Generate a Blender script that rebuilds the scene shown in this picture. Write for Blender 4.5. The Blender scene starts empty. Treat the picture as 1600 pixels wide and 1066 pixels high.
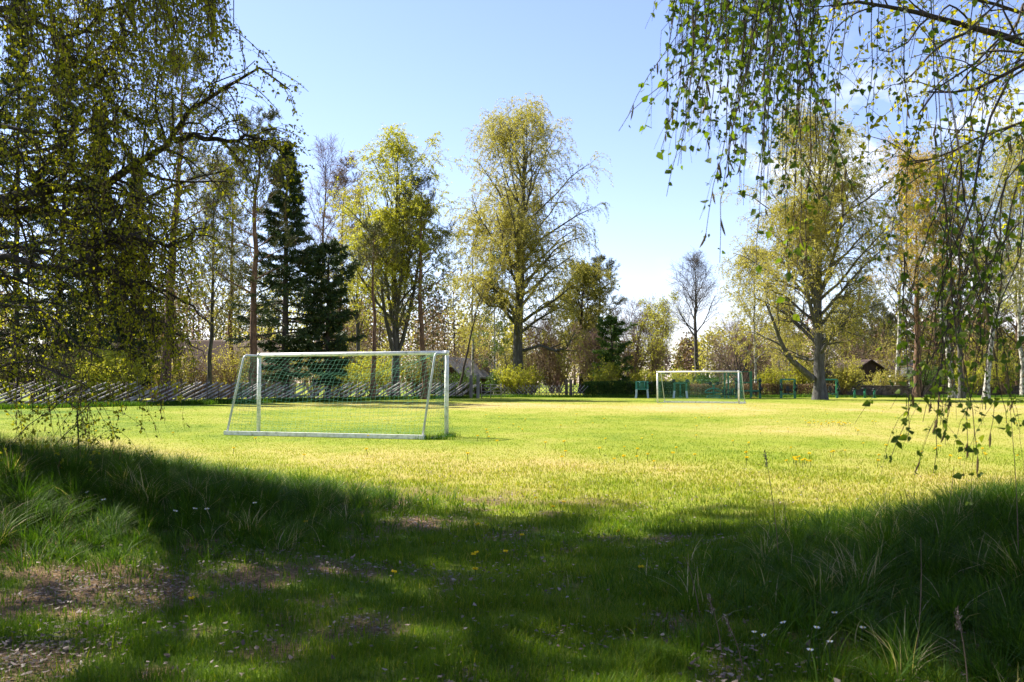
import bpy, math
import numpy as np
from mathutils import Vector

# ---------------------------------------------------------------- camera, world, sun, exposure
scene = bpy.context.scene
COL = scene.collection
EYE = 1.24
FPX = 1500.0
PITCH = math.atan(66 / FPX)
cam_d = bpy.data.cameras.new('camera')
cam_d.lens = 36.0 * FPX / 1600.0
cam_d.sensor_width = 36.0
cam_d.clip_start = 0.05
cam_d.clip_end = 6000
cam_d.dof.use_dof = True
cam_d.dof.focus_distance = 24.0
cam_d.dof.aperture_fstop = 9.0
cam = bpy.data.objects.new('camera', cam_d)
cam.location = (0, 0, EYE)
cam.rotation_euler = (math.pi / 2 + PITCH, 0, 0)
COL.objects.link(cam)
scene.camera = cam

SUN_EL = math.radians(47)
SUN_AZ = math.atan2(-0.83, 0.56)          # heading from +Y towards +X (negative: to the left)
sun_dir = Vector((math.sin(SUN_AZ) * math.cos(SUN_EL), math.cos(SUN_AZ) * math.cos(SUN_EL), math.sin(SUN_EL)))
sd = bpy.data.lights.new('sun', 'SUN')
sd.energy = 5.0
sd.angle = math.radians(0.55)
sd.color = (1.0, 0.94, 0.82)
sun = bpy.data.objects.new('sun', sd)
sun.rotation_euler = (-sun_dir).to_track_quat('-Z', 'Y').to_euler()
COL.objects.link(sun)

world = bpy.data.worlds.new('World')
scene.world = world
world.use_nodes = True
nt = world.node_tree
for n in list(nt.nodes):
    nt.nodes.remove(n)
wo = nt.nodes.new('ShaderNodeOutputWorld')
bg = nt.nodes.new('ShaderNodeBackground')
sky = nt.nodes.new('ShaderNodeTexSky')
sky.sky_type = 'NISHITA'
sky.sun_disc = False
sky.sun_elevation = SUN_EL
sky.sun_rotation = SUN_AZ
sky.air_density = 1.0
sky.dust_density = 0.25
sky.ozone_density = 3.2
bg.inputs['Strength'].default_value = 0.076
# a few cumulus clouds low over the trees on the right
tc = nt.nodes.new('ShaderNodeTexCoord')
mp = nt.nodes.new('ShaderNodeMapping')
mp.inputs['Scale'].default_value = (1, 1, 2.0)
nz = nt.nodes.new('ShaderNodeTexNoise')
nz.inputs['Scale'].default_value = 5.5
nz.inputs['Detail'].default_value = 8
nz.inputs['Roughness'].default_value = 0.58
rp = nt.nodes.new('ShaderNodeValToRGB')
rp.color_ramp.elements[0].position = 0.49
rp.color_ramp.elements[1].position = 0.64
sx = nt.nodes.new('ShaderNodeSeparateXYZ')
mz = nt.nodes.new('ShaderNodeMapRange')      # clouds only low down
mz.inputs[1].default_value = 0.26; mz.inputs[2].default_value = 0.34
mz.inputs[3].default_value = 1.0; mz.inputs[4].default_value = 0.0
mx = nt.nodes.new('ShaderNodeMapRange')      # and towards the right (east)
mx.inputs[1].default_value = 0.14; mx.inputs[2].default_value = 0.26
mx.inputs[3].default_value = 0.0; mx.inputs[4].default_value = 1.0
m1 = nt.nodes.new('ShaderNodeMath'); m1.operation = 'MULTIPLY'
m2 = nt.nodes.new('ShaderNodeMath'); m2.operation = 'MULTIPLY'
cm = nt.nodes.new('ShaderNodeMix'); cm.data_type = 'RGBA'
cm.inputs[7].default_value = (6.6, 6.7, 7.0, 1)
L = nt.links.new
L(tc.outputs['Generated'], mp.inputs[0]); L(mp.outputs[0], nz.inputs['Vector'])
L(nz.outputs['Fac'], rp.inputs[0]); L(tc.outputs['Generated'], sx.inputs[0])
L(sx.outputs[2], mz.inputs[0]); L(sx.outputs[0], mx.inputs[0])
L(rp.outputs[0], m1.inputs[0]); L(mz.outputs[0], m1.inputs[1])
L(m1.outputs[0], m2.inputs[0]); L(mx.outputs[0], m2.inputs[1])
ti = nt.nodes.new('ShaderNodeMix'); ti.data_type = 'RGBA'; ti.blend_type = 'MULTIPLY'; ti.inputs[0].default_value = 1
ti.inputs[7].default_value = (1.10, 0.96, 1.06, 1)
L(sky.outputs[0], ti.inputs[6]); L(ti.outputs[2], cm.inputs[6]); L(m2.outputs[0], cm.inputs[0])
L(cm.outputs[2], bg.inputs[0]); L(bg.outputs[0], wo.inputs[0])

scene.view_settings.view_transform = 'Standard'
scene.view_settings.look = 'None'
scene.view_settings.exposure = 1.66
scene.view_settings.gamma = 1
scene.cycles.max_bounces = 7
scene.cycles.diffuse_bounces = 3
scene.cycles.transmission_bounces = 4
scene.cycles.transparent_max_bounces = 8
scene.cycles.glossy_bounces = 2

# ---------------------------------------------------------------- helpers
CP, SP = math.cos(PITCH), math.sin(PITCH)
def P(px, py, Y):
    """a pixel of the 1600 px wide photograph and a distance -> a point of the place"""
    u = (px - 800) / FPX
    v = (533 - py) / FPX
    y = CP - SP * v
    s = Y / y
    return np.array((u * s, Y, EYE + (SP + CP * v) * s))

def tag(o, label=None, cat=None, group=None, kind=None):
    if label: o['label'] = label
    if cat: o['category'] = cat
    if group: o['group'] = group
    if kind: o['kind'] = kind
    return o

def empty(name, loc, label, cat, group=None, rz=0.0):
    o = bpy.data.objects.new(name, None)
    o.location = loc
    o.rotation_euler = (0, 0, rz)
    o.empty_display_size = 0.3
    COL.objects.link(o)
    return tag(o, label, cat, group)

def unit(v):
    return v / np.maximum(np.linalg.norm(v, axis=-1, keepdims=True), 1e-9)

class Acc:
    """collects quads, then links them as ONE mesh object"""
    def __init__(s):
        s.v = []; s.q = []; s.m = []; s.r = []; s.n = 0; s.sm = []
    def add(s, v, q, m=0, r=None, smooth=True):
        v = np.asarray(v, dtype=np.float32).reshape(-1, 3)
        q = np.asarray(q, dtype=np.int64).reshape(-1, 4)
        s.v.append(v); s.q.append(q + s.n); s.n += len(v)
        s.m.append(np.full(len(q), m, np.int32))
        s.r.append(np.zeros(len(q), np.float32) if r is None else np.broadcast_to(np.asarray(r, np.float32), (len(q),)))
        s.sm.append(np.full(len(q), smooth, bool))
        return s
    def box(s, a, b, m=0, mat=None):
        a = np.minimum(a, b) if mat is None else np.asarray(a, float); b0 = np.asarray(b, float)
        x0, y0, z0 = a; x1, y1, z1 = b0
        v = np.array([(x0,y0,z0),(x1,y0,z0),(x1,y1,z0),(x0,y1,z0),(x0,y0,z1),(x1,y0,z1),(x1,y1,z1),(x0,y1,z1)], float)
        s.add(v, [(3,2,1,0),(4,5,6,7),(0,1,5,4),(1,2,6,5),(2,3,7,6),(3,0,4,7)], m, smooth=False)
        return s
    def beam(s, p, q, w, h, m=0, taper=1.0):
        """box beam from p to q, w wide (horizontal), h high"""
        p = np.asarray(p, float); q = np.asarray(q, float)
        d = unit(q - p)
        up = np.array((0, 0, 1.0)) if abs(d[2]) < 0.95 else np.array((0, 1.0, 0))
        a = unit(np.cross(d, up)); b = np.cross(a, d)
        v = []
        for c, k in ((p, 1.0), (q, taper)):
            for sa, sb in ((-1,-1),(1,-1),(1,1),(-1,1)):
                v.append(c + a * sa * w / 2 * k + b * sb * h / 2 * k)
        s.add(v, [(0,1,2,3),(7,6,5,4),(0,4,5,1),(1,5,6,2),(2,6,7,3),(3,7,4,0)], m, smooth=False)
        return s
    def tubes(s, pts, rad, k=4, m=0, r=None):
        pts = np.asarray(pts, float); rad = np.asarray(rad, float)
        if pts.ndim == 2: pts = pts[None]; rad = rad[None]
        M, N = pts.shape[:2]
        if M == 0: return s
        t = unit(np.gradient(pts, axis=1))
        mt = unit(t.mean(axis=1))
        ref = np.where(np.abs(mt[:, 2:3]) > 0.8, np.array([[1.0, 0.13, 0]]), np.array([[0.05, 0, 1.0]]))
        a = unit(np.cross(t, ref[:, None, :])); b = np.cross(t, a)
        th = np.arange(k) * 2 * math.pi / k
        v = pts[:, :, None, :] + rad[:, :, None, None] * (a[:, :, None, :] * np.cos(th)[None, None, :, None] + b[:, :, None, :] * np.sin(th)[None, None, :, None])
        i = np.arange(M)[:, None, None] * (N * k); j = np.arange(N - 1)[None, :, None] * k; c = np.arange(k)[None, None, :]
        c2 = (c + 1) % k
        q = np.stack([i + j + c, i + j + c2, i + j + k + c2, i + j + k + c], -1)
        rr = None
        if r is not None: rr = np.repeat(np.asarray(r, np.float32), (N - 1) * k)
        s.add(v, q, m, rr)
        return s
    def rod(s, pts, r, k=8, m=0, caps=True):
        pts = np.asarray(pts, float)
        if caps:
            d0 = unit(pts[1] - pts[0]) * 1e-3; d1 = unit(pts[-1] - pts[-2]) * 1e-3
            rr = np.full(len(pts), r, float) if np.isscalar(r) else np.asarray(r, float)
            pts = np.vstack([pts[0] - d0, pts, pts[-1] + d1]); rr = np.concatenate([[1e-4], rr, [1e-4]])
            return s.tubes(pts, rr, k, m)
        return s.tubes(pts, np.full(len(pts), r, float) if np.isscalar(r) else r, k, m)
    def build(s, name, mats, parent=None):
        me = bpy.data.meshes.new(name)
        v = np.concatenate(s.v).astype(np.float32); q = np.concatenate(s.q).astype(np.int32)
        me.vertices.add(len(v)); me.vertices.foreach_set('co', v.ravel())
        me.loops.add(q.size); me.loops.foreach_set('vertex_index', q.ravel())
        me.polygons.add(len(q)); me.polygons.foreach_set('loop_start', np.arange(0, q.size, 4, dtype=np.int32))
        me.polygons.foreach_set('material_index', np.concatenate(s.m))
        me.polygons.foreach_set('use_smooth', np.concatenate(s.sm))
        at = me.attributes.new('rnd', 'FLOAT', 'FACE'); at.data.foreach_set('value', np.concatenate(s.r).astype(np.float32))
        me.update(calc_edges=True)
        for m in (mats if isinstance(mats, (list, tuple)) else [mats]): me.materials.append(m)
        o = bpy.data.objects.new(name, me); COL.objects.link(o)
        if parent is not None: o.parent = parent
        return o

# value noise, vectorised
def _h(i, j, seed):
    n = (i.astype(np.int64) * 374761393 + j.astype(np.int64) * 668265263 + seed * 1442695041) & 0x7fffffff
    n = ((n ^ (n >> 13)) * 1274126177) & 0x7fffffff
    return ((n ^ (n >> 16)) & 0xffff) / 65535.0
def noise2(x, y, seed=0):
    i = np.floor(x); j = np.floor(y); u = x - i; w = y - j
    u = u * u * (3 - 2 * u); w = w * w * (3 - 2 * w)
    a = _h(i, j, seed); b = _h(i + 1, j, seed); c = _h(i, j + 1, seed); d = _h(i + 1, j + 1, seed)
    return (a * (1 - u) + b * u) * (1 - w) + (c * (1 - u) + d * u) * w
def fbm(x, y, seed=0, oct=4):
    v = 0; a = 0.5; t = 0
    for k in range(oct):
        v = v + a * noise2(x * 2 ** k, y * 2 ** k, seed + k * 17); t += a; a *= 0.55
    return v / t
def sstep(a, b, x):
    t = np.clip((x - a) / (b - a), 0, 1)
    return t * t * (3 - 2 * t)

# ---------------------------------------------------------------- materials
def new_mat(name):
    m = bpy.data.materials.new(name); m.use_nodes = True
    t = m.node_tree
    b = next(n for n in t.nodes if n.type == 'BSDF_PRINCIPLED')
    return m, t, b
def ramp(t, stops, fac=None):
    r = t.nodes.new('ShaderNodeValToRGB')
    el = r.color_ramp.elements
    while len(el) < len(stops): el.new(0.5)
    for e, (p, c) in zip(el, stops):
        e.position = p; e.color = (c[0], c[1], c[2], 1)
    if fac is not None: t.links.new(fac, r.inputs[0])
    return r
def noise_node(t, scale, detail=4, rough=0.55, stretch=(1, 1, 1), coord='Object'):
    c = t.nodes.new('ShaderNodeTexCoord'); mp = t.nodes.new('ShaderNodeMapping')
    mp.inputs['Scale'].default_value = stretch
    n = t.nodes.new('ShaderNodeTexNoise'); n.inputs['Scale'].default_value = scale
    n.inputs['Detail'].default_value = detail; n.inputs['Roughness'].default_value = rough
    t.links.new(c.outputs[coord], mp.inputs[0]); t.links.new(mp.outputs[0], n.inputs['Vector'])
    return n
def rough_mat(name, stops, scale, stretch=(1, 1, 1), rough=0.85, bump=0.3, detail=5, dist=0.02, spec=0.3):
    m, t, b = new_mat(name)
    n = noise_node(t, scale, detail, 0.6, stretch)
    r = ramp(t, stops, n.outputs['Fac'])
    t.links.new(r.outputs[0], b.inputs['Base Color'])
    b.inputs['Roughness'].default_value = rough
    b.inputs['Specular IOR Level'].default_value = spec
    if bump:
        bn = t.nodes.new('ShaderNodeBump'); bn.inputs['Strength'].default_value = bump; bn.inputs['Distance'].default_value = dist
        t.links.new(n.outputs['Fac'], bn.inputs['Height']); t.links.new(bn.outputs[0], b.inputs['Normal'])
    return m
def leaf_mat(name, stops, trans=0.45, tcol=(1.25, 1.15, 0.55), rough=0.55, attr='rnd', spec=0.25):
    m, t, b = new_mat(name)
    a = t.nodes.new('ShaderNodeAttribute'); a.attribute_name = attr
    r = ramp(t, stops, a.outputs['Fac'])
    t.links.new(r.outputs[0], b.inputs['Base Color'])
    b.inputs['Roughness'].default_value = rough
    b.inputs['Specular IOR Level'].default_value = spec
    tr = t.nodes.new('ShaderNodeBsdfTranslucent')
    mu = t.nodes.new('ShaderNodeMix'); mu.data_type = 'RGBA'; mu.blend_type = 'MULTIPLY'; mu.inputs[0].default_value = 1
    mu.inputs[7].default_value = (*tcol, 1)
    t.links.new(r.outputs[0], mu.inputs[6]); t.links.new(mu.outputs[2], tr.inputs[0])
    ms = t.nodes.new('ShaderNodeMixShader'); ms.inputs[0].default_value = trans
    out = next(n for n in t.nodes if n.type == 'OUTPUT_MATERIAL')
    t.links.new(b.outputs[0], ms.inputs[1]); t.links.new(tr.outputs[0], ms.inputs[2]); t.links.new(ms.outputs[0], out.inputs[0])
    return m

M = {}
M['bark_dark'] = rough_mat('bark_dark', [(0.3, (0.022, 0.016, 0.012)), (0.6, (0.055, 0.042, 0.032)), (0.85, (0.12, 0.11, 0.09))], 9, (1, 1, 0.25), bump=0.8, dist=0.03)
M['bark_grey'] = rough_mat('bark_grey', [(0.3, (0.03, 0.027, 0.023)), (0.55, (0.085, 0.08, 0.072)), (0.8, (0.18, 0.175, 0.165))], 7, (1, 1, 0.2), bump=0.8, dist=0.04)
M['bark_birch'] = rough_mat('bark_birch', [(0.36, (0.03, 0.026, 0.022)), (0.46, (0.2, 0.18, 0.155)), (0.62, (0.55, 0.53, 0.49))], 4.5, (1, 1, 0.8), bump=0.4)
M['bark_pine'] = rough_mat('bark_pine', [(0.3, (0.05, 0.03, 0.02)), (0.55, (0.16, 0.09, 0.055)), (0.8, (0.32, 0.19, 0.115))], 8, (1, 1, 0.3), bump=0.7, dist=0.03)
M['bark_spruce'] = rough_mat('bark_spruce', [(0.3, (0.03, 0.023, 0.018)), (0.7, (0.09, 0.072, 0.058))], 9, (1, 1, 0.3), bump=0.6)
M['twig_dark'] = rough_mat('twig_dark', [(0.3, (0.02, 0.013, 0.010)), (0.7, (0.05, 0.034, 0.026))], 30, bump=0)
M['twig_brown'] = rough_mat('twig_brown', [(0.3, (0.10, 0.066, 0.045)), (0.7, (0.22, 0.15, 0.105))], 3, bump=0)
M['twig_grey'] = rough_mat('twig_grey', [(0.3, (0.09, 0.075, 0.065)), (0.7, (0.2, 0.17, 0.15))], 3, bump=0)
M['twig_pink'] = rough_mat('twig_pink', [(0.3, (0.16, 0.10, 0.085)), (0.7, (0.32, 0.21, 0.18))], 2, bump=0)
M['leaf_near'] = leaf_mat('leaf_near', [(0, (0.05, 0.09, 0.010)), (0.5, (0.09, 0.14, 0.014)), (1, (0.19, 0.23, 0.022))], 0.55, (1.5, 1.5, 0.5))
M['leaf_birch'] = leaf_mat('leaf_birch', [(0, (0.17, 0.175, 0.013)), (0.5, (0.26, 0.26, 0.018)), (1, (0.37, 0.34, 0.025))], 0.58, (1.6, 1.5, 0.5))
M['leaf_left'] = leaf_mat('leaf_left', [(0, (0.15, 0.16, 0.013)), (0.5, (0.23, 0.235, 0.017)), (1, (0.32, 0.30, 0.022))], 0.55, (1.5, 1.45, 0.5))
M['leaf_gold'] = leaf_mat('leaf_gold', [(0, (0.23, 0.225, 0.045)), (0.5, (0.34, 0.32, 0.065)), (1, (0.45, 0.41, 0.09))], 0.55, (1.25, 1.2, 0.8))
M['leaf_lime'] = leaf_mat('leaf_lime', [(0, (0.23, 0.26, 0.03)), (0.5, (0.34, 0.36, 0.045)), (1, (0.46, 0.46, 0.06))], 0.55, (1.3, 1.2, 0.6))
M['leaf_olive'] = leaf_mat('leaf_olive', [(0, (0.13, 0.13, 0.022)), (0.5, (0.23, 0.22, 0.034)), (1, (0.35, 0.32, 0.05))], 0.42, (1.2, 1.15, 0.7))
M['leaf_orange'] = leaf_mat('leaf_orange', [(0, (0.26, 0.21, 0.045)), (0.5, (0.40, 0.32, 0.07)), (1, (0.52, 0.42, 0.09))], 0.45, (1.3, 1.1, 0.6))
M['leaf_green'] = leaf_mat('leaf_green', [(0, (0.03, 0.065, 0.012)), (0.5, (0.06, 0.12, 0.02)), (1, (0.12, 0.20, 0.03))], 0.35, (1.2, 1.2, 0.5))
M['leaf_brown'] = leaf_mat('leaf_brown', [(0, (0.10, 0.065, 0.035)), (0.5, (0.18, 0.12, 0.06)), (1, (0.24, 0.19, 0.08))], 0.3, (1.1, 1, 0.8))
M['needle_pine'] = leaf_mat('needle_pine', [(0, (0.03, 0.042, 0.016)), (0.5, (0.075, 0.085, 0.028)), (1, (0.16, 0.15, 0.045))], 0.2, (1, 1, 0.6))
M['needle_spruce'] = leaf_mat('needle_spruce', [(0, (0.018, 0.038, 0.012)), (0.5, (0.042, 0.072, 0.020)), (1, (0.10, 0.135, 0.036))], 0.12, (1, 1, 0.6))
M['catkin'] = rough_mat('catkin', [(0.3, (0.09, 0.055, 0.02)), (0.7, (0.22, 0.15, 0.055))], 60, bump=0.3, dist=0.003)
M['white_paint'] = rough_mat('white_paint', [(0.28, (0.30, 0.31, 0.27)), (0.42, (0.60, 0.60, 0.56)), (0.6, (0.78, 0.78, 0.76))], 9, rough=0.4, bump=0.05, spec=0.5)
M['aluminium'] = rough_mat('aluminium', [(0.3, (0.32, 0.34, 0.35)), (0.7, (0.55, 0.57, 0.58))], 6, rough=0.4, bump=0.05, spec=0.5)
M['net_green'] = rough_mat('net_green', [(0.3, (0.05, 0.22, 0.13)), (0.7, (0.13, 0.34, 0.22))], 1.5, bump=0)
M['rail_wood'] = rough_mat('rail_wood', [(0.3, (0.13, 0.115, 0.10)), (0.6, (0.42, 0.39, 0.35)), (0.85, (0.60, 0.56, 0.50))], 3, (1, 1, 1), bump=0.4)
M['stake_wood'] = rough_mat('stake_wood', [(0.3, (0.06, 0.045, 0.035)), (0.7, (0.17, 0.13, 0.10))], 4, bump=0.4)
M['post_wood'] = rough_mat('post_wood', [(0.3, (0.12, 0.11, 0.10)), (0.7, (0.27, 0.255, 0.24))], 5, (1, 1, 0.2), bump=0.4)
M['dark_wood'] = rough_mat('dark_wood', [(0.3, (0.02, 0.012, 0.010)), (0.7, (0.06, 0.032, 0.025))], 6, (1, 1, 0.2), bump=0.4)
M['gym_green'] = rough_mat('gym_green', [(0.3, (0.008, 0.12, 0.06)), (0.7, (0.013, 0.17, 0.09))], 4, rough=0.4, bump=0.02, spec=0.5)
M['gym_teal'] = rough_mat('gym_teal', [(0.3, (0.01, 0.15, 0.11)), (0.7, (0.018, 0.22, 0.16))], 4, rough=0.4, bump=0.02, spec=0.5)
M['gym_pale'] = rough_mat('gym_pale', [(0.3, (0.35, 0.45, 0.5)), (0.7, (0.5, 0.6, 0.64))], 4, rough=0.4, bump=0.02, spec=0.5)
M['gym_black'] = rough_mat('gym_black', [(0.3, (0.012, 0.018, 0.022)), (0.7, (0.035, 0.045, 0.05))], 4, rough=0.6, bump=0.02)
M['yellow_plastic'] = rough_mat('yellow_plastic', [(0.3, (0.6, 0.45, 0.02)), (0.7, (0.75, 0.58, 0.03))], 4, rough=0.4, bump=0)
M['white_wall'] = rough_mat('white_wall', [(0.3, (0.6, 0.61, 0.62)), (0.7, (0.78, 0.79, 0.80))], 2, bump=0.1)
M['pale_wall'] = rough_mat('pale_wall', [(0.3, (0.15, 0.13, 0.11)), (0.7, (0.23, 0.20, 0.17))], 2, bump=0.1)
M['roof_grey'] = rough_mat('roof_grey', [(0.3, (0.10, 0.10, 0.11)), (0.7, (0.20, 0.20, 0.21))], 3, (1, 4, 1), bump=0.3)
M['roof_brown'] = rough_mat('roof_brown', [(0.3, (0.05, 0.03, 0.02)), (0.7, (0.11, 0.065, 0.045))], 5, (1, 4, 1), bump=0.4)
M['glass_dark'] = rough_mat('glass_dark', [(0.3, (0.02, 0.025, 0.03)), (0.7, (0.05, 0.06, 0.07))], 1, rough=0.08, bump=0, spec=0.8)
M['stone'] = rough_mat('stone', [(0.3, (0.045, 0.034, 0.03)), (0.5, (0.10, 0.078, 0.068)), (0.75, (0.20, 0.17, 0.15))], 2.2, (1, 1, 1.8), bump=1.0, dist=0.08)
M['petal_yellow'] = leaf_mat('petal_yellow', [(0, (0.75, 0.52, 0.01)), (1, (0.85, 0.68, 0.02))], 0.2, (1, 1, 1))
M['petal_white'] = leaf_mat('petal_white', [(0, (0.75, 0.77, 0.8)), (1, (0.85, 0.86, 0.88))], 0.3, (1, 1, 1))
M['litter'] = leaf_mat('litter', [(0, (0.07, 0.045, 0.035)), (0.6, (0.20, 0.145, 0.11)), (0.9, (0.34, 0.27, 0.22)), (1, (0.6, 0.54, 0.48))], 0.15, (1, 1, 1))

# ---------------------------------------------------------------- the ground
def height(x, y):
    """two grassy banks in front, a flat pitch beyond"""
    h1 = 0.46 * np.exp(-(((x + 5.7) / 3.4) ** 2 + ((y - 9.2) / 2.2) ** 2) ** 1.15)
    h2 = 0.50 * np.exp(-(((x - 4.9) / 2.5) ** 2 + ((y - 5.9) / 2.3) ** 2) ** 1.1)
    far = 0.9 * sstep(86, 140, y)
    und = 0.05 * (fbm(x * 0.35, y * 0.35, 3) - 0.5) * (1 - sstep(12, 25, y))
    fine = 0.03 * (fbm(x * 2.1, y * 2.1, 5) - 0.5) * (1 - sstep(10, 20, y))
    return h1 + h2 + far + und + fine

def dryness(x, y):
    n = fbm(x * 0.22 + 5, y * 0.12, 11, 5)
    f = fbm(x * 1.3, y * 0.8, 12, 4)
    m = n * 0.65 + f * 0.35
    band1 = np.exp(-((y - 52 + x * 0.15) / 12.0) ** 2) * sstep(-22, 0, x)      # worn strip near the far goal
    band2 = np.exp(-((y - 15.0 + x * 0.42) / 3.0) ** 2)                         # dry strip beyond the bank
    band3 = np.exp(-((y - 10.5 - 0.1 * x) / 2.2) ** 2) * (x > -2) * 0.5
    right = sstep(1, 9, x) * np.exp(-((y - 22) / 12.0) ** 2) * 0.3
    base = 0.24 + 0.45 * np.clip(band1, 0, 1) + 0.27 * band2 + 0.22 * band3 + right
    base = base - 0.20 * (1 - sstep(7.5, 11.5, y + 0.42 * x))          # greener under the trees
    return np.clip(base + (m - 0.5) * 1.1, 0, 1)

def bareness(x, y):
    """leaf litter and earth under the near trees"""
    n = fbm(x * 0.7 + 3, y * 0.9, 21, 4)
    f = fbm(x * 2.6, y * 2.9, 22, 3)
    zone = np.exp(-(((x + 2.9) / 2.6) ** 2 + ((y - 6.1) / 1.5) ** 2)) * 0.55
    z2 = np.exp(-(((x + 0.8) / 2.2) ** 2 + ((y - 9.0) / 2.0) ** 2)) * 0.28
    z3 = np.exp(-(((x + 0.2) / 2.2) ** 2 + ((y - 3.7) / 1.0) ** 2)) * 0.15
    fade = 1 - 0.85 * sstep(9.0, 12.5, y + 0.42 * x)
    v = (n * 0.45 + f * 0.55 - 0.5) * 2.0 + 0.10 + zone * 0.9 + z2 + z3
    return sstep(0.2, 0.62, v) * fade

def ground_mesh():
    nr, na = 420, 900
    r = 0.5 * (2500 / 0.5) ** (np.arange(nr) / (nr - 1.0))
    a = np.concatenate([np.linspace(-0.62, 0.62, na - 240, endpoint=False), np.linspace(0.62, 2 * math.pi - 0.62, 240, endpoint=False)])
    R, A = np.meshgrid(r, a, indexing='ij')
    x = R * np.sin(A); y = R * np.cos(A)
    z = height(x, y)
    v = np.stack([x, y, z], -1).reshape(-1, 3)
    i = np.arange(nr - 1)[:, None] * na; j = np.arange(na)[None, :]; j2 = (j + 1) % na
    q = np.stack([i + j, i + na + j, i + na + j2, i + j2], -1).reshape(-1, 4)[:, ::-1]
    acc = Acc(); acc.add(v, q)
    c = np.array([(0, 0, float(height(np.array(0.), np.array(0.))))])
    # close the little hole at the middle with quads (pairs of sectors)
    k = np.arange(0, na, 2)
    acc.v.append(c.astype(np.float32)); ci = acc.n; acc.n += 1
    acc.q.append(np.stack([np.full(len(k), ci), k, (k + 1) % na, (k + 2) % na], -1)[:, ::-1]); acc.m.append(np.zeros(len(k), np.int32)); acc.r.append(np.zeros(len(k), np.float32)); acc.sm.append(np.ones(len(k), bool))
    m, t, b = new_mat('ground')
    dn = t.nodes.new('ShaderNodeAttribute'); dn.attribute_name = 'dry'
    bn = t.nodes.new('ShaderNodeAttribute'); bn.attribute_name = 'bare'
    n1 = noise_node(t, 9.0, 6, 0.7); n2 = noise_node(t, 0.35, 4, 0.6); n3 = noise_node(t, 45.0, 3, 0.7)
    ad = t.nodes.new('ShaderNodeMath'); ad.operation = 'ADD'
    s1 = t.nodes.new('ShaderNodeMath'); s1.operation = 'MULTIPLY_ADD'; s1.inputs[1].default_value = 0.5; s1.inputs[2].default_value = -0.25
    t.links.new(n1.outputs[0], s1.inputs[0]); t.links.new(dn.outputs['Fac'], ad.inputs[0]); t.links.new(s1.outputs[0], ad.inputs[1])
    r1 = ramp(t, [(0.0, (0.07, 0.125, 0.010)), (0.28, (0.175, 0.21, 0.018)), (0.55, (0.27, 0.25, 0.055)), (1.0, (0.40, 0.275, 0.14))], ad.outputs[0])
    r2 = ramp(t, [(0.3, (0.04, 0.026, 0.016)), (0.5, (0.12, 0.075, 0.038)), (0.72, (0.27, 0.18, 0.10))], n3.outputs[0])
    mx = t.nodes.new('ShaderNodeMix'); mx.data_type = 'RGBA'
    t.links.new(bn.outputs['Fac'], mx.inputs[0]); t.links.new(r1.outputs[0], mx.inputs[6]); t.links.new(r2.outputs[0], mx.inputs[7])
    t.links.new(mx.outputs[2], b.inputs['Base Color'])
    b.inputs['Roughness'].default_value = 0.95; b.inputs['Specular IOR Level'].default_value = 0.1
    bu = t.nodes.new('ShaderNodeBump'); bu.inputs['Strength'].default_value = 0.6; bu.inputs['Distance'].default_value = 0.03
    t.links.new(n3.outputs[0], bu.inputs['Height']); t.links.new(bu.outputs[0], b.inputs['Normal'])
    o = acc.build('ground', m)
    me = o.data
    vv = np.concatenate(acc.v)
    for nm, fn in (('dry', dryness), ('bare', bareness)):
        at = me.attributes.new(nm, 'FLOAT', 'POINT')
        at.data.foreach_set('value', fn(vv[:, 0].astype(float), vv[:, 1].astype(float)).astype(np.float32))
    tag(o, kind='structure')
ground_mesh()

# grass blades: bent, tapered ribbons
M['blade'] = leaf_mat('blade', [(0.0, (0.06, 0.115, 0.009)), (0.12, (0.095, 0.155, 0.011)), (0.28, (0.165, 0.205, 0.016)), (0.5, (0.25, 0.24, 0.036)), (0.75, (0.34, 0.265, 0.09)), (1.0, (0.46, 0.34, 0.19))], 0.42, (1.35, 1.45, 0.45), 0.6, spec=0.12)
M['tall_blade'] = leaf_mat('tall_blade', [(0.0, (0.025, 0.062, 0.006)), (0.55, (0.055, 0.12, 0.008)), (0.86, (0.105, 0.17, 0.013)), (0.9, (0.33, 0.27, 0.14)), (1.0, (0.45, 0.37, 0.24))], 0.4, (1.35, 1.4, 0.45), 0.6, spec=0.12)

def blades(acc, x, y, h, w, lean, rnd, rng, seg=3, m=0, az=None):
    n = len(x)
    if n == 0: return
    z = height(x, y)
    if az is None: az = rng.random(n) * 2 * math.pi
    d = np.stack([np.cos(az), np.sin(az), 0 * az], -1)
    fa = az + math.pi / 2 + rng.normal(0, 0.5, n)
    s = np.stack([np.cos(fa), np.sin(fa), 0 * az], -1)
    base = np.stack([x, y, z - 0.005], -1)
    vs = []
    for k in range(seg + 1):
        t = k / seg
        c = base + d * (lean * h * t ** 2)[:, None]
        c[:, 2] += h * (t - 0.25 * np.clip(lean, 0, 1.2) * t ** 2.4)
        ww = (w * (1 - t ** 1.6) * 0.5 + 0.0002)[:, None]
        vs.append(c - s * ww); vs.append(c + s * ww)
    v = np.stack(vs, 1)
    i = np.arange(n)[:, None] * (2 * (seg + 1)); k = np.arange(seg)[None, :] * 2
    q = np.stack([i + k, i + k + 1, i + k + 3, i + k + 2], -1)
    acc.add(v, q, m, np.repeat(rnd, seg))

def bank(x, y):
    """how much tall grass grows: 1 on the banks"""
    h1 = np.exp(-(((x + 5.2) / 3.9) ** 2 + ((y - 8.9) / 2.7) ** 2) ** 1.3)
    h2 = np.exp(-(((x - 4.3) / 3.1) ** 2 + ((y - 5.3) / 3.0) ** 2) ** 1.5)
    n = fbm(x * 1.4, y * 1.4, 31, 3) - 0.5
    return np.clip(np.maximum(h1, h2) + n * 0.5, 0, 1)

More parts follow.
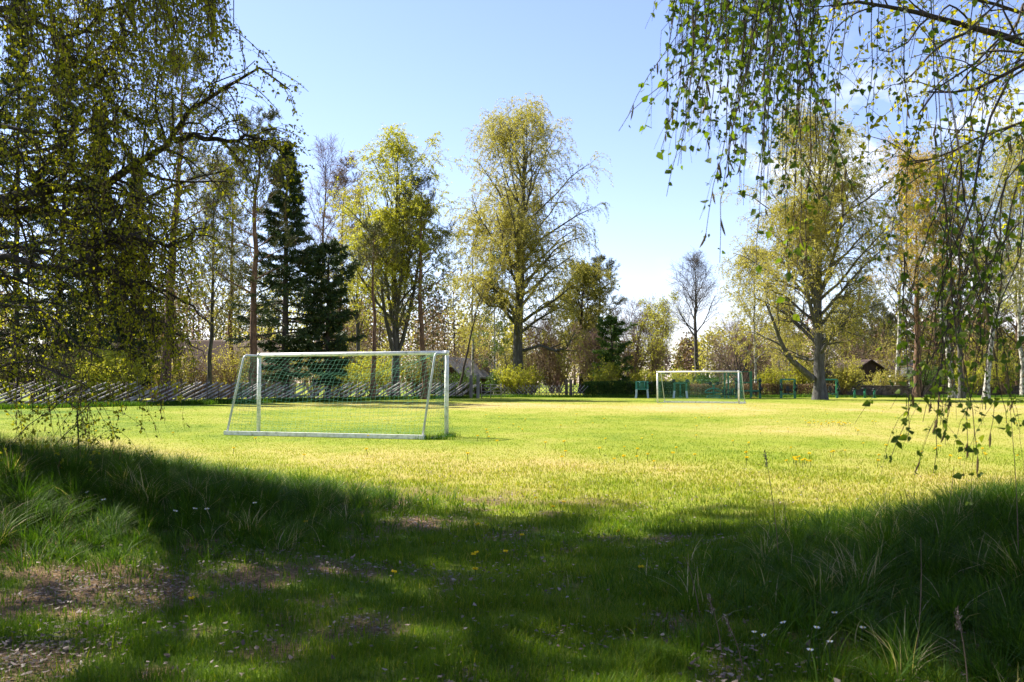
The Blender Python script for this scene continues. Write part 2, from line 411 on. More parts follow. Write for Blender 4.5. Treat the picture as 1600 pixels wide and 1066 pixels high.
def lawn():
    rng = np.random.default_rng(5)
    acc = Acc()
    n = 620000
    # polar around the viewpoint, thinning with distance; wider than the view
    u = rng.random(n)
    r = 3.0 * (75 / 3.0) ** (u ** 1.15)
    a = (rng.random(n) - 0.5) * 1.24
    x = r * np.sin(a); y = r * np.cos(a)
    b = bareness(x, y); dr = dryness(x, y)
    cl = fbm(x * 3.5, y * 3.5, 41, 3)
    keep = rng.random(n) > b * 0.80
    keep &= rng.random(n) < 0.45 + 0.9 * cl
    x, y, r, dr, b, cl = (q[keep] for q in (x, y, r, dr, b, cl))
    n = len(x)
    h = (0.030 + 0.045 * np.clip(cl - 0.25, 0, 1) + 0.03 * rng.random(n)) * (1 - 0.5 * sstep(11, 22, r)) * (1 - 0.35 * dr)
    h *= 1 + 0.45 * (1 - sstep(5, 13, r)) * sstep(0.45, 0.8, cl)
    w = 0.0045 * np.maximum(r / 5.5, 0.8) ** 0.95 * (1 - 0.25 * sstep(10, 20, r))
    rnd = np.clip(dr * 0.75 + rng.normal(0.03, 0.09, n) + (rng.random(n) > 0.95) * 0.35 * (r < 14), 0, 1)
    far = r > 14
    blades(acc, x[~far], y[~far], h[~far], w[~far], rng.uniform(0.1, 0.9, (~far).sum()), rnd[~far], rng, 2)
    blades(acc, x[far], y[far], h[far], w[far], rng.uniform(0.1, 0.7, far.sum()), rnd[far], rng, 1)
    o = acc.build('lawn_grass', M['blade'])
    tag(o, 'short mown grass covering the pitch and the shaded foreground', 'grass', kind='stuff')
lawn()

def tall_grass():
    rng = np.random.default_rng(6)
    for nm, cx, cy, sx, sy, n, label in (('bank_grass', -5.0, 8.9, 5.0, 3.4, 170000, 'long tufted grass on the bank at the left edge'),
                                  ('bank_grass', 4.4, 5.2, 3.6, 3.0, 150000, 'long dark grass on the bank at the right edge')):
        acc = Acc()
        x = cx + rng.normal(0, 0.5, n) * sx; y = cy + rng.normal(0, 0.5, n) * sy
        # tufts
        g = 0.22
        tx = np.floor(x / g) * g + g * _h(np.floor(x / g), np.floor(y / g), 7); ty = np.floor(y / g) * g + g * _h(np.floor(x / g), np.floor(y / g), 8)
        pull = rng.random(n) ** 0.5 * 0.75
        x = x * (1 - pull) + tx * pull + rng.normal(0, 0.012, n); y = y * (1 - pull) + ty * pull + rng.normal(0, 0.012, n)
        k = bank(x, y); oaz = np.arctan2(y - ty, x - tx) + rng.normal(0, 0.7, n)
        keep = (rng.random(n) < sstep(0.12, 0.5, k)) & (y > 2.6) & ((x * x + y * y) > 9) & (np.abs(x) < 0.75 * y + 1.0)
        x, y, k, oaz = x[keep], y[keep], k[keep], oaz[keep]
        n2 = len(x)
        tuft = _h(np.floor(x / g), np.floor(y / g), 9)
        h = (0.10 + 0.21 * k) * (0.62 + 0.6 * tuft) * rng.uniform(0.55, 1.25, n2)
        h *= np.where(x > 0, 1.05, 1.0)
        rnd = np.clip(rng.random(n2) * 0.80 + (tuft > 0.93) * rng.random(n2) * 0.4 + (rng.random(n2) > 0.965) * 0.6, 0, 1)
        blades(acc, x, y, h, 0.003 + 0.006 * rng.random(n2) ** 2, rng.uniform(0.1, 1.5, n2), rnd, rng, 4, az=oaz)
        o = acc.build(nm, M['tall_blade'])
        tag(o, label, 'grass', kind='stuff')
    # rough verge along the fence and hedge
    acc = Acc()
    n = 60000
    t = rng.random(n)
    x = -25.5 + t * 22.5; y = 45.0 + t * 38 + rng.normal(0, 0.7, n) - 0.4
    n3 = 26000
    x = np.concatenate([x, rng.uniform(-3, 52, n3)]); y = np.concatenate([y, 84.5 + rng.normal(0, 0.5, n3)])
    x = np.concatenate([x, rng.normal(-1.75, .22, 500), rng.normal(-1.48, .13, 300)]); y = np.concatenate([y, rng.normal(21.25, .12, 500), rng.normal(22.3, .15, 300)])
    N = len(x)
    blades(acc, x, y, rng.uniform(0.08, 0.34, N) * np.where(y < 30, 0.6, 1) * (0.5 + fbm(x * 0.5, y * 0.5, 2)), np.where(y < 30, 0.010, 0.03), rng.uniform(0.1, 0.8, N), np.clip(rng.random(N) * 0.8 , 0, 1), rng, 2)
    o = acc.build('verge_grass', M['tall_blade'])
    tag(o, 'rough uncut grass along the foot of the fence and hedge', 'grass', kind='stuff')
    # dead leaves
    acc = Acc()
    n = 75000
    r = 3.0 * (15 / 3.0) ** rng.random(n); a = (rng.random(n) - 0.5) * 1.24
    x = r * np.sin(a); y = r * np.cos(a)
    b = bareness(x, y)
    keep = rng.random(n) < (0.12 + 0.6 * b) * (0.2 + 1.3 * sstep(0.4, 0.7, fbm(x * 1.9, y * 1.9, 55, 3)))
    keep &= rng.random(n) < 1 - 0.85 * sstep(0.3, 0.6, bank(x, y))
    x, y = x[keep], y[keep]; n = len(x)
    z = height(x, y) + rng.uniform(0.004, 0.045, n)
    leaves(acc, np.stack([x, y, z], -1), rng.uniform(0.012, 0.036, n) , rng, flat=True, rnd=np.clip(rng.random(n) ** 1.3, 0, 1) * np.where(rng.random(n) > 0.02, .9, 1), fancy=True)
    o = acc.build('leaf_litter', M['litter'])
    tag(o, 'dry brown and grey fallen leaves scattered over the shaded ground', 'leaf litter', kind='stuff')

def leaves(acc, pos, size, rng, m=0, flat=False, rnd=None, fancy=False, aspect=0.75, dirs=None, down=0.0):
    n = len(pos)
    if dirs is None:
        d = rng.normal(0, 1, (n, 3))
        if flat: d[:, 2] *= 0.25
        d[:, 2] -= down
    else:
        d = dirs + rng.normal(0, 0.35, (n, 3))
    d = unit(d)
    o = rng.normal(0, 1, (n, 3))
    if flat: o[:, 2] *= 0.2
    s = unit(np.cross(d, unit(np.cross(d, o)))) if not flat else unit(np.cross(d, np.array([[0, 0, 1.0]]) + rng.normal(0, 0.2, (n, 3))))
    nr = np.cross(d, s)
    size = np.broadcast_to(size, (n,))[:, None]
    w = size * aspect
    if fancy:
        b = pos; tip = pos + d * size
        a1 = pos + d * size * 0.28 + s * w * 0.48 + nr * size * 0.10; a2 = pos + d * size * 0.66 + s * w * 0.30 + nr * size * 0.07
        c1 = pos + d * size * 0.28 - s * w * 0.48 + nr * size * 0.10; c2 = pos + d * size * 0.66 - s * w * 0.30 + nr * size * 0.07
        v = np.stack([b, a1, a2, tip, c2, c1], 1)
        i = np.arange(n)[:, None] * 6
        q = np.concatenate([i + np.array([[0, 1, 2, 3]]), i + np.array([[0, 3, 4, 5]])], 1).reshape(-1, 4)
        acc.add(v, q, m, None if rnd is None else np.repeat(rnd, 2))
    else:
        v = np.stack([pos, pos + d * size * 0.42 + s * w * 0.5, pos + d * size, pos + d * size * 0.42 - s * w * 0.5], 1)
        q = np.arange(n * 4).reshape(-1, 4)
        acc.add(v, q, m, rnd)
tall_grass()
# ---------------------------------------------------------------- trees
def interp_on(PP, t):
    """points, directions on polylines PP [C,N,3] at t [C] (row by row)"""
    N = PP.shape[1]
    f = np.clip(t, 0, 0.9999) * (N - 1)
    i = f.astype(int); w = (f - i)[:, None]
    r = np.arange(len(PP))
    a = PP[r, i]; b = PP[r, i + 1]
    return a * (1 - w) + b * w, unit(b - a), i, w[:, 0]

def grow(PP, PR, cnt, t0, t1, ang, length, nseg, rng, wig=0.12, trop=0.0, rr=0.55, rmin=0.004, tip=0.3, flat=None, tpow=1.0, trop2=None, toward=None):
    """children branches on every parent; length: array fn(t, parent_length, pos) or number"""
    Pn = len(PP)
    idx = np.repeat(np.arange(Pn), cnt)
    C = len(idx)
    k = np.tile(np.arange(cnt), Pn)
    t = t0 + (t1 - t0) * ((k + rng.random(C)) / cnt) ** tpow
    pos, pd, i, w = interp_on(PP[idx], t)
    pr = PR[idx, i] * (1 - w) + PR[idx, i + 1] * w
    plen = np.linalg.norm(np.diff(PP, axis=1), axis=2).sum(1)[idx]
    az = (k * 2.399963 + np.repeat(rng.random(Pn) * 6.28, cnt) + rng.normal(0, 0.3, C))
    ref = np.where(np.abs(pd[:, 2:3]) > 0.8, np.array([[1.0, 0, 0]]), np.array([[0, 0, 1.0]]))
    a = unit(np.cross(pd, ref)); b = np.cross(pd, a)
    perp = a * np.cos(az)[:, None] + b * np.sin(az)[:, None]
    if flat is not None:                       # side shoots lie in the plane of the branch
        perp = unit(perp * np.array([1, 1, flat]) + a * np.where(k % 2 == 0, 1, -1)[:, None] * (1 - flat))
    A = ang(t) if callable(ang) else ang
    A = A + rng.normal(0, 0.12, C)
    d = unit(pd * np.cos(A)[:, None] + perp * np.sin(A)[:, None]) if np.ndim(A) else pd * math.cos(A) + perp * math.sin(A)
    Ln = length(t, plen, pos) if callable(length) else np.full(C, float(length))
    Ln = Ln * rng.uniform(0.75, 1.25, C)
    pts = [pos]; p = pos
    for s in range(nseg):
        f = (s + 1) / nseg
        tz = trop if trop2 is None else trop * (1 - f) + trop2 * f
        d = d + rng.normal(0, wig, (C, 3))
        d[:, 2] += tz
        d = unit(d)
        p = p + d * (Ln / nseg)[:, None]
        pts.append(p)
    pts = np.stack(pts, 1)
    r0 = np.maximum(pr * rr, rmin)
    f = np.linspace(0, 1, nseg + 1)[None, :]
    rad = r0[:, None] * (1 - f * (1 - tip))
    return pts, rad

def on_twigs(PP, per, rng, t0=0.1, jit=0.03, nodes=0):
    idx = np.repeat(np.arange(len(PP)), per)
    t = t0 + (1 - t0) * rng.random(len(idx))
    if nodes:
        o_ = rng.random(len(PP))[idx]
        t = np.clip((np.floor(t * nodes) + o_) / nodes + rng.normal(0, 0.004, len(idx)), t0, 1)
    pos, d, _, _ = interp_on(PP[idx], t)
    return pos + rng.normal(0, jit, pos.shape), d

def trunk_line(H, r, rng, n=16, wig=0.015, lean=(0, 0), flare=1.5, tip=0.04):
    t = np.linspace(0, 1, n)
    x = np.cumsum(rng.normal(0, wig, n)) * H / n * 3 + lean[0] * t ** 1.2 * H; y = np.cumsum(rng.normal(0, wig, n)) * H / n * 3 + lean[1] * t * H
    x -= x[0]; y -= y[0]
    pts = np.stack([x, y, t * H - 0.05], -1)
    rad = r * (1 - t) ** 0.8 + r * tip
    rad = rad * (1 + (flare - 1) * np.exp(-t * H / 0.5))
    return pts[None], rad[None]

def finish(name, label, loc, group, trunk, crown, bark, mats, cat='tree', extra=None):
    root = empty(name, loc, label, cat, group)
    trunk.build('trunk', bark, root)
    if crown is not None: crown.build('crown', mats, root)
    return root

def prof(tab):
    a = np.array(tab, float)
    return lambda t: np.interp(t, a[:, 0], a[:, 1])

def birch(name, label, loc, H, r, seed, profile, leaf='leaf_birch', n1=30, n2=7, n3=6, nl=36, size=0.13, droop=-0.35, hang=1.4, ang=0.75, t0=0.22, forks=0, lean=(0, 0), group=None, bark='bark_birch', twig='twig_brown', twr=0.007, cat='birch tree', clump=0.0, hard=0, up=0.10, extra_limbs=None):
    rng = np.random.default_rng(seed)
    tr = Acc(); cr = Acc()
    TP, TR = trunk_line(H, r, rng, lean=lean)
    tr.tubes(TP, TR, 12)
    pf = prof(profile)
    stems, srad = TP, TR
    P1, R1 = grow(TP, TR, n1, t0, 0.97, lambda t: ang * (1.15 - 0.55 * t), lambda t, pl, p: pf(t) * 1.25, 8, rng, 0.10, up, 0.42, 0.02, 0.25, trop2=-0.06)
    tr.tubes(P1, R1, 6)
    if forks:
        FP, FR = grow(TP, TR, forks, 0.12, 0.4, 0.5, lambda t, pl, p: 0.62 * H * (1 - t * 0.3), 10, rng, 0.05, 0.10, 0.6, 0.05, 0.2)
        tr.tubes(FP, FR, 8)
        P1b, R1b = grow(FP, FR, max(6, n1 // 4), 0.3, 0.97, 0.7, lambda t, pl, p: pf(0.55) * 0.75 * (1.2 - t), 8, rng, 0.1, 0.08, 0.45, 0.02, 0.25, trop2=-0.06)
        tr.tubes(P1b, R1b, 5)
        P1 = np.concatenate([P1, P1b]); R1 = np.concatenate([R1, R1b])
    if extra_limbs is not None:
        for pts, rad in extra_limbs:
            pts = np.asarray(pts, float)
            tt = np.linspace(0, 1, 9); s = np.linspace(0, 1, len(pts))
            q = np.stack([np.interp(tt, s, pts[:, k]) for k in range(3)], -1)
            rr_ = np.interp(tt, [0, 1], rad)
            tr.tubes(q, rr_, 9)
            P1 = np.concatenate([P1, q[None]]); R1 = np.concatenate([R1, rr_[None]])
    P2, R2 = grow(P1, R1, n2, 0.22, 1.0, 0.75, lambda t, pl, p: pl * 0.36 * (1.15 - 0.5 * t) + 0.3, 6, rng, 0.14, 0.03, 0.55, 0.010, 0.3, trop2=-0.12)
    tr.tubes(P2, R2, 4)
    P3, R3 = grow(P2, R2, n3, 0.25, 1.0, 0.8, lambda t, pl, p: hang * np.ones(len(t)), 5, rng, 0.16, 0.0, 0.5, twr, 0.4, trop2=droop * 2)
    if hard:
        X = P3[:, 2]; tw = _h(np.floor(X[:, 0] / clump + 0.3 * np.sin(X[:, 2] * 2)), np.floor(X[:, 2] / clump * 0.8) + 31 * np.floor(X[:, 1] / clump), seed)
        P3 = P3[tw > hard]; R3 = R3[tw > hard]
    cr.tubes(P3, R3, 3, 0)
    pos, d = on_twigs(P3, nl, rng, 0.05, 0.05)
    if clump:
        tw = _h(np.floor(pos[:, 0] / clump + 0.3 * np.sin(pos[:, 2] * 2)), np.floor(pos[:, 2] / clump * 0.8) + 31 * np.floor(pos[:, 1] / clump), seed)
        keep = rng.random(len(pos)) < ((0.42 + 0.9 * tw) if not hard else np.where(tw > hard, 1.0, 0.04))
        pos = pos[keep]; d = d[keep]
    twr_rnd = np.clip(rng.normal(0.5, 0.22, len(pos)), 0, 1)
    leaves(cr, pos, size * rng.uniform(0.6, 1.2, len(pos)), rng, 1, rnd=twr_rnd, down=0.6, aspect=0.6)
    return finish(name, label, loc, group, tr, cr, M[bark], [M[twig], M[leaf]], cat)

def pine(name, label, loc, H, r, seed, t0=0.45, spread=3.2, n1=26, n2=8, n3=6, nl=26, leaf='needle_pine', lean=(0, 0), group=None, prof_=None, size=0.20, twig='twig_brown', cat='pine tree', bark='bark_pine', dead=6):
    rng = np.random.default_rng(seed)
    tr = Acc(); cr = Acc()
    TP, TR = trunk_line(H, r, rng, lean=lean, wig=0.02)
    tr.tubes(TP, TR, 10)
    pf = prof(prof_ or [(0, 0.3), (t0, 0.75), (t0 + 0.15, 1.0), (0.8, 0.75), (1, 0.25)])
    P1, R1 = grow(TP, TR, n1, t0, 0.99, lambda t: 1.35 - 0.55 * t, lambda t, pl, p: pf(t) * spread, 8, rng, 0.10, -0.02, 0.35, 0.02, 0.3, trop2=0.09)
    tr.tubes(P1, R1, 5)
    if dead:
        D, DR = grow(TP, TR, dead, 0.15, t0, 1.4, lambda t, pl, p: np.full(len(t), spread * 0.45), 5, rng, 0.15, -0.04, 0.2, 0.012, 0.3)
        tr.tubes(D, DR, 4)
    P2, R2 = grow(P1, R1, n2, 0.35, 1.0, 0.8, lambda t, pl, p: pl * 0.30 * (1.2 - 0.6 * t) + 0.15, 5, rng, 0.15, 0.05, 0.5, 0.010, 0.3, flat=0.35)
    tr.tubes(P2, R2, 3)
    P3, R3 = grow(P2, R2, n3, 0.3, 1.0, 0.7, lambda t, pl, p: 0.40 * np.ones(len(t)), 3, rng, 0.12, 0.15, 0.5, 0.007, 0.5, flat=0.5)
    cr.tubes(P3, R3, 3, 0)
    pos, d = on_twigs(P3, nl, rng, 0.15, 0.03)
    dd = unit(d + rng.normal(0, 0.7, d.shape) + np.array([0, 0, 0.25]))
    leaves(cr, pos, size * rng.uniform(0.6, 1.2, len(pos)), rng, 1, rnd=np.clip(rng.normal(0.45, 0.25, len(pos)), 0, 1), aspect=0.16, dirs=dd)
    return finish(name, label, loc, group, tr, cr, M[bark], [M[twig], M[leaf]], cat)

def spruce(name, label, loc, H, r, seed, spread=3.0, n1=95, n2=11, nl=60, t0=0.05, leaf='needle_spruce', group=None, size=0.26, cat='spruce tree', prof_=None, lean=(0, 0)):
    rng = np.random.default_rng(seed)
    tr = Acc(); cr = Acc()
    TP, TR = trunk_line(H, r, rng, lean=lean, wig=0.006, flare=1.3)
    tr.tubes(TP, TR, 9)
    pf = prof(prof_ or [(0, 0.85), (0.2, 1.0), (0.6, 0.55), (0.85, 0.25), (1, 0.06)])
    gap = rng.uniform(0.55, 1.25, 12)
    P1, R1 = grow(TP, TR, n1, t0, 0.995, lambda t: 1.75 - 0.75 * t, lambda t, pl, p: pf(t) * spread * gap[(t * 11.9).astype(int)], 7, rng, 0.05, -0.07, 0.3, 0.012, 0.3, trop2=0.10)
    tr.tubes(P1, R1, 4)
    P2, R2 = grow(P1, R1, n2, 0.15, 1.0, 0.75, lambda t, pl, p: pl * 0.27 * (1.25 - t) + 0.18, 4, rng, 0.08, -0.10, 0.5, 0.007, 0.4, flat=0.15)
    cr.tubes(P2, R2, 3, 0)
    pos, d = on_twigs(P2, nl, rng, 0.0, 0.04)
    p1, d1 = on_twigs(P1, nl * 3, rng, 0.3, 0.05)
    pos = np.concatenate([pos, p1]); d = np.concatenate([d, d1])
    dd = unit(d + rng.normal(0, 0.45, d.shape) + np.array([0, 0, -0.35]))
    leaves(cr, pos, size * rng.uniform(0.5, 1.2, len(pos)), rng, 1, rnd=np.clip(rng.normal(0.42, 0.25, len(pos)), 0, 1), aspect=0.22, dirs=dd)
    return finish(name, label, loc, group, tr, cr, M[bark_of(leaf)], [M['twig_brown'], M[leaf]], cat)
def bark_of(leaf): return 'bark_spruce'

def bare_tree(name, label, loc, H, r, seed, spread, n1=24, n2=7, n3=6, n4=5, t0=0.3, twig='twig_grey', bark='bark_grey', leaf=None, nl=0, size=0.09, group=None, ang=0.75, prof_=None, cat='tree', stems=0, up=0.08, twr=0.011, wig=0.13):
    rng = np.random.default_rng(seed)
    tr = Acc(); cr = Acc()
    if stems:
        a = rng.random(stems) * 6.28
        lines = []; rads = []
        for k in range(stems):
            tilt = rng.uniform(0.05, 0.42)
            TP, TR = trunk_line(H * rng.uniform(0.7, 1.0), r * rng.uniform(0.6, 1), rng, n=10, wig=0.04, lean=(math.cos(a[k]) * tilt, math.sin(a[k]) * tilt), flare=1.1)
            TP[:, :, :2] += np.array([math.cos(a[k]), math.sin(a[k])]) * rng.uniform(0, 0.25)
            lines.append(TP); rads.append(TR)
        TP = np.concatenate(lines); TR = np.concatenate(rads); n1 = max(3, n1 // stems)
    else:
        TP, TR = trunk_line(H, r, rng, wig=0.02)
    tr.tubes(TP, TR, 9)
    pf = prof(prof_ or [(0, 0.6), (0.45, 1.0), (0.75, 0.75), (1, 0.3)])
    P1, R1 = grow(TP, TR, n1, t0, 0.99, lambda t: ang * (1.2 - 0.5 * t), lambda t, pl, p: pf(t) * spread, 7, rng, wig, up, 0.45, 0.015, 0.3)
    tr.tubes(P1, R1, 5)
    P2, R2 = grow(P1, R1, n2, 0.2, 1.0, 0.7, lambda t, pl, p: pl * 0.42 * (1.15 - 0.5 * t) + 0.1, 5, rng, wig, up * 0.5, 0.5, twr * 1.2, 0.35)
    tr.tubes(P2, R2, 4)
    P3, R3 = grow(P2, R2, n3, 0.2, 1.0, 0.65, lambda t, pl, p: pl * 0.5 + 0.1, 4, rng, wig, 0.03, 0.6, twr, 0.5)
    cr.tubes(P3, R3, 3, 0)
    if n4:
        P4, R4 = grow(P3, R3, n4, 0.2, 1.0, 0.6, lambda t, pl, p: pl * 0.6 + 0.05, 3, rng, wig, 0.02, 0.7, twr * 0.7, 0.6)
        cr.tubes(P4, R4, 3, 0)
    else: P4 = P3
    if nl and leaf:
        pos, d = on_twigs(P4, nl, rng, 0.2, 0.04)
        leaves(cr, pos, size * rng.uniform(0.6, 1.2, len(pos)), rng, 1, rnd=np.clip(rng.normal(0.5, 0.25, len(pos)), 0, 1), aspect=0.65)
    return finish(name, label, loc, group, tr, cr, M[bark], [M[twig], M[leaf or 'leaf_olive']], cat)

def bush(name, label, loc, H, spread, seed, leaf='leaf_lime', nl=10, stems=14, twig='twig_brown', size=0.10, group=None, cat='shrub', n2=6, n3=5, dome=True):
    rng = np.random.default_rng(seed)
    tr = Acc(); cr = Acc()
    a = rng.random(stems) * 6.28; tilt = rng.random(stems) ** 0.7 * spread / H
    n = 8; t = np.linspace(0, 1, n)
    hh = H * (rng.uniform(0.75, 1.0, stems) * (np.sqrt(np.clip(1 - 0.55 * (tilt * H / spread) ** 2, 0.1, 1)) if dome else 1))
    P0 = np.zeros((stems, n, 3))
    P0[:, :, 0] = np.cos(a)[:, None] * (tilt * H)[:, None] * t ** 1.1 + rng.normal(0, 0.1, (stems, 1))
    P0[:, :, 1] = np.sin(a)[:, None] * (tilt * H)[:, None] * t ** 1.1 + rng.normal(0, 0.1, (stems, 1))
    P0[:, :, 2] = hh[:, None] * t - 0.05
    P0 += rng.normal(0, 0.03 * H / 3, P0.shape) * t[None, :, None]
    R0 = np.full((stems, 1), 0.012 * H) * (1.05 - t)[None, :] + 0.004
    tr.tubes(P0, R0, 5)
    P1, R1 = grow(P0, R0, n2, 0.2, 1.0, 0.7, lambda t, pl, p: pl * 0.28 + 0.1, 5, rng, 0.14, 0.05, 0.6, 0.008, 0.4)
    cr.tubes(P1, R1, 3, 0)
    P2, R2 = grow(P1, R1, n3, 0.1, 1.0, 0.7, lambda t, pl, p: pl * 0.5 + 0.05, 3, rng, 0.14, 0.05, 0.6, 0.007, 0.5)
    cr.tubes(P2, R2, 3, 0)
    if nl:
        pos, d = on_twigs(P2, nl, rng, 0.1, 0.05)
        leaves(cr, pos, size * rng.uniform(0.6, 1.2, len(pos)), rng, 1, rnd=np.clip(rng.normal(0.5, 0.25, len(pos)), 0, 1), aspect=0.7)
    root = empty(name, loc, label, cat, group)
    tr.build('stems', M[twig], root)
    cr.build('foliage', [M[twig], M[leaf]], root)
    return root

def G(px, Y, dz=0.0):
    """ground point under pixel column px at distance Y"""
    p = P(px, 599, Y)
    return (p[0], Y, float(height(np.array(p[0]), np.array(float(Y)))) + dz)
def HT(py, Y):
    """height of pixel row py at distance Y"""
    return float(P(800, py, Y)[2])

# --- the two weeping birches near the viewer, their trunks just outside the frame
def near_leaves_and_catkins(cr, TW, rng, per_leaf, size, cat_per, cat_len=0.05, cat_r=0.0035, jit=0.008, lm=1, cmt=2):
    pos, d = on_twigs(TW, per_leaf, rng, 0.05, jit, nodes=max(3, int(per_leaf * 0.55)))
    dd = unit(d * 0.3 + rng.normal(0, 0.75, d.shape) + np.array([0, 0, -0.45]))
    leaves(cr, pos, size * (0.4 + 0.95 * rng.random(len(pos))), rng, lm, rnd=np.clip(rng.normal(0.45, 0.25, len(pos)), 0, 1), dirs=dd, fancy=True, aspect=0.78)
    nc = int(len(TW) * cat_per)
    if nc:
        pick = rng.integers(0, len(TW), nc)
        p, _, _, _ = interp_on(TW[pick], rng.uniform(0.3, 1.0, nc))
        n = 5; t = np.linspace(0, 1, n)
        L_ = cat_len * rng.uniform(0.6, 1.3, nc)
        bend = rng.normal(0, 0.22, (nc, 2))
        c = np.zeros((nc, n, 3)); c[:] = p[:, None, :]
        c[:, :, 2] -= L_[:, None] * t
        c[:, :, :2] += (bend * L_[:, None])[:, None, :] * (t ** 1.5)[None, :, None]
        rad = cat_r * np.array([0.35, 0.95, 1.05, 0.95, 0.3])[None, :] * rng.uniform(0.8, 1.15, (nc, 1))
        cr.tubes(c, rad, 5, cmt)

def resample(pts, n):
    pts = np.asarray(pts, float)
    s = np.concatenate([[0], np.cumsum(np.linalg.norm(np.diff(pts, axis=0), axis=1))]); s /= s[-1]
    t = np.linspace(0, 1, n)
    return np.stack([np.interp(t, s, pts[:, k]) for k in range(3)], -1)

def left_birch():
    rng = np.random.default_rng(101)
    base = np.array([-7.3, 10.6, 0.0]); base[2] = float(height(base[0], base[1]))
    tr = Acc(); cr = Acc()
    H = 19.0
    TP, TR = trunk_line(H, 0.27, rng, lean=(0.03, 0.0), wig=0.015)
    tr.tubes(TP, TR, 14)
    def trace(pp, d0, d1, r0, r1, n=14, back=True):
        m = len(pp)
        W = np.array([P(x, y, d0 + (d1 - d0) * i / (m - 1)) for i, (x, y) in enumerate(pp)]) - base
        if back:       # join it to the trunk
            z = W[0][2] - 0.9
            c = np.array([np.interp(z, TP[0, :, 2], TP[0, :, k]) for k in range(3)])
            W = np.vstack([c, (c + W[0]) / 2 + np.array([0, 0, 0.12]), W])
        q = resample(W, n); q[1:-1] += rng.normal(0, 0.02, (n - 2, 3))
        return q, 1.35 * r0 + (r1 * 0.6 - 1.35 * r0) * np.linspace(0, 1, n) ** 0.75
    T = [
        ([(0, 307), (44, 304), (85, 296), (111, 297), (152, 296), (176, 280), (209, 257), (253, 236), (274, 220), (294, 176), (314, 174), (334, 149), (365, 125), (395, 105), (420, 106), (440, 116), (453, 140)], 10.2, 9.4, .085, .010),
        ([(0, 321), (51, 331), (84, 336), (135, 328), (189, 324), (230, 311), (267, 287), (304, 277), (355, 267)], 10.4, 10.8, .07, .012),
        ([(0, 8), (34, 24), (84, 54), (125, 56), (152, 41), (149, 17), (189, 14), (250, -20)], 9.8, 9.0, .06, .014),
        ([(0, 199), (51, 203), (91, 216), (111, 203), (142, 203), (190, 190)], 9.6, 9.0, .045, .012),
        ([(0, 396), (35, 415), (87, 418), (139, 410), (156, 375), (180, 340), (190, 300)], 9.6, 9.2, .065, .014),
        ([(0, 384), (52, 389), (104, 403), (153, 403), (200, 395)], 9.9, 10.2, .045, .012),
        ([(60, -30), (90, 70), (95, 100), (160, 110), (170, 82), (230, 80)], 10.0, 9.4, .03, .010),
        ([(0, 570), (69, 570), (97, 587), (132, 597), (150, 612)], 9.4, 8.8, .03, .008),
        ([(0, 470), (40, 478), (90, 500), (120, 540), (160, 560)], 9.6, 9.0, .035, .009),
        ([(0, 240), (50, 236), (110, 222), (150, 190), (190, 170)], 10.6, 11.4, .05, .012),
    ]
    lines = []; rads = []
    for pp, d0, d1, r0, r1 in T:
        q, r = trace(pp, d0, d1, r0, r1); lines.append(q); rads.append(r)
    side = [([(274, 220), (304, 213), (355, 215), (399, 218), (439, 230), (460, 272)], 9.7, 9.2, .028, .007),
            ([(167, 366), (208, 372), (260, 384), (299, 368), (330, 350)], 9.3, 9.6, .032, .008),
            ([(174, 420), (194, 445), (243, 450), (295, 476), (330, 510)], 9.4, 9.8, .026, .007),
            ([(215, 490), (250, 504), (295, 531), (320, 560)], 9.6, 9.8, .016, .006),
            ([(87, 418), (130, 430), (174, 420), (215, 490)], 9.5, 9.5, .035, .02),
            ([(139, 410), (167, 366)], 9.3, 9.3, .04, .034),
            ([(84, 54), (94, 85), (130, 95), (170, 112), (190, 140)], 9.6, 9.2, .026, .008),
            ([(84, 336), (60, 300), (75, 250), (111, 203)], 10.2, 9.5, .03, .015),
            ([(230, 311), (240, 340), (215, 380)], 10.5, 10.3, .02, .008),
            ([(189, 14), (196, 55), (170, 82)], 9.2, 9.4, .02, .01),
            ([(160, 110), (165, 150), (200, 180), (235, 190)], 9.4, 9.0, .022, .007)]
    for pp, d0, d1, r0, r1 in side:
        q, r = trace(pp, d0, d1, r0, r1, back=False); lines.append(q); rads.append(r)
    LP = np.stack(lines); LR = np.stack(rads)
    tr.tubes(LP, LR, 7)
    # the rest of the crown, mostly above and outside the frame: it throws the shade in front
    P1, R1 = grow(TP, TR, 42, 0.22, 0.97, lambda t: 0.95 - 0.4 * t, lambda t, pl, p: np.interp(t, [0, .3, .6, .85, 1], [3.6, 4.6, 4.8, 4.4, 1.6]), 9, rng, 0.12, 0.07, 0.42, 0.02, 0.25, trop2=-0.05)
    W1 = P1[:, -1] + base                               # the ones that would cross the open sky are lower than in the photo: drop them
    u = (W1[:, 0] / np.maximum(W1[:, 1], 0.5)) * FPX + 800
    keep = (u < 90) | (P1[:, -1, 2] > 8.5)
    P1, R1 = P1[keep], R1[keep]
    tr.tubes(P1, R1, 6)
    PA = np.concatenate([P1, LP[:, ::1][:, np.linspace(0, 13, 10).round().astype(int)]]); RA = np.concatenate([R1, LR[:, np.linspace(0, 13, 10).round().astype(int)]])
    P2, R2 = grow(PA, RA, 9, 0.25, 1.0, 0.8, lambda t, pl, p: np.clip(pl * 0.26 * (1.2 - 0.5 * t), 0.35, 1.3), 7, rng, 0.22, 0.03, 0.5, 0.006, 0.35, trop2=-0.1)
    W2 = P2[:, -1] + base
    u = (W2[:, 0] / np.maximum(W2[:, 1], 0.5)) * FPX + 800; vv = 599 - (W2[:, 2] - EYE) / np.maximum(W2[:, 1], 0.5) * FPX
    keep = (u < np.interp(vv, [-200, 0, 40, 100, 180, 240, 300, 420, 600], [330, 340, 350, 440, 450, 460, 405, 325, 280]))
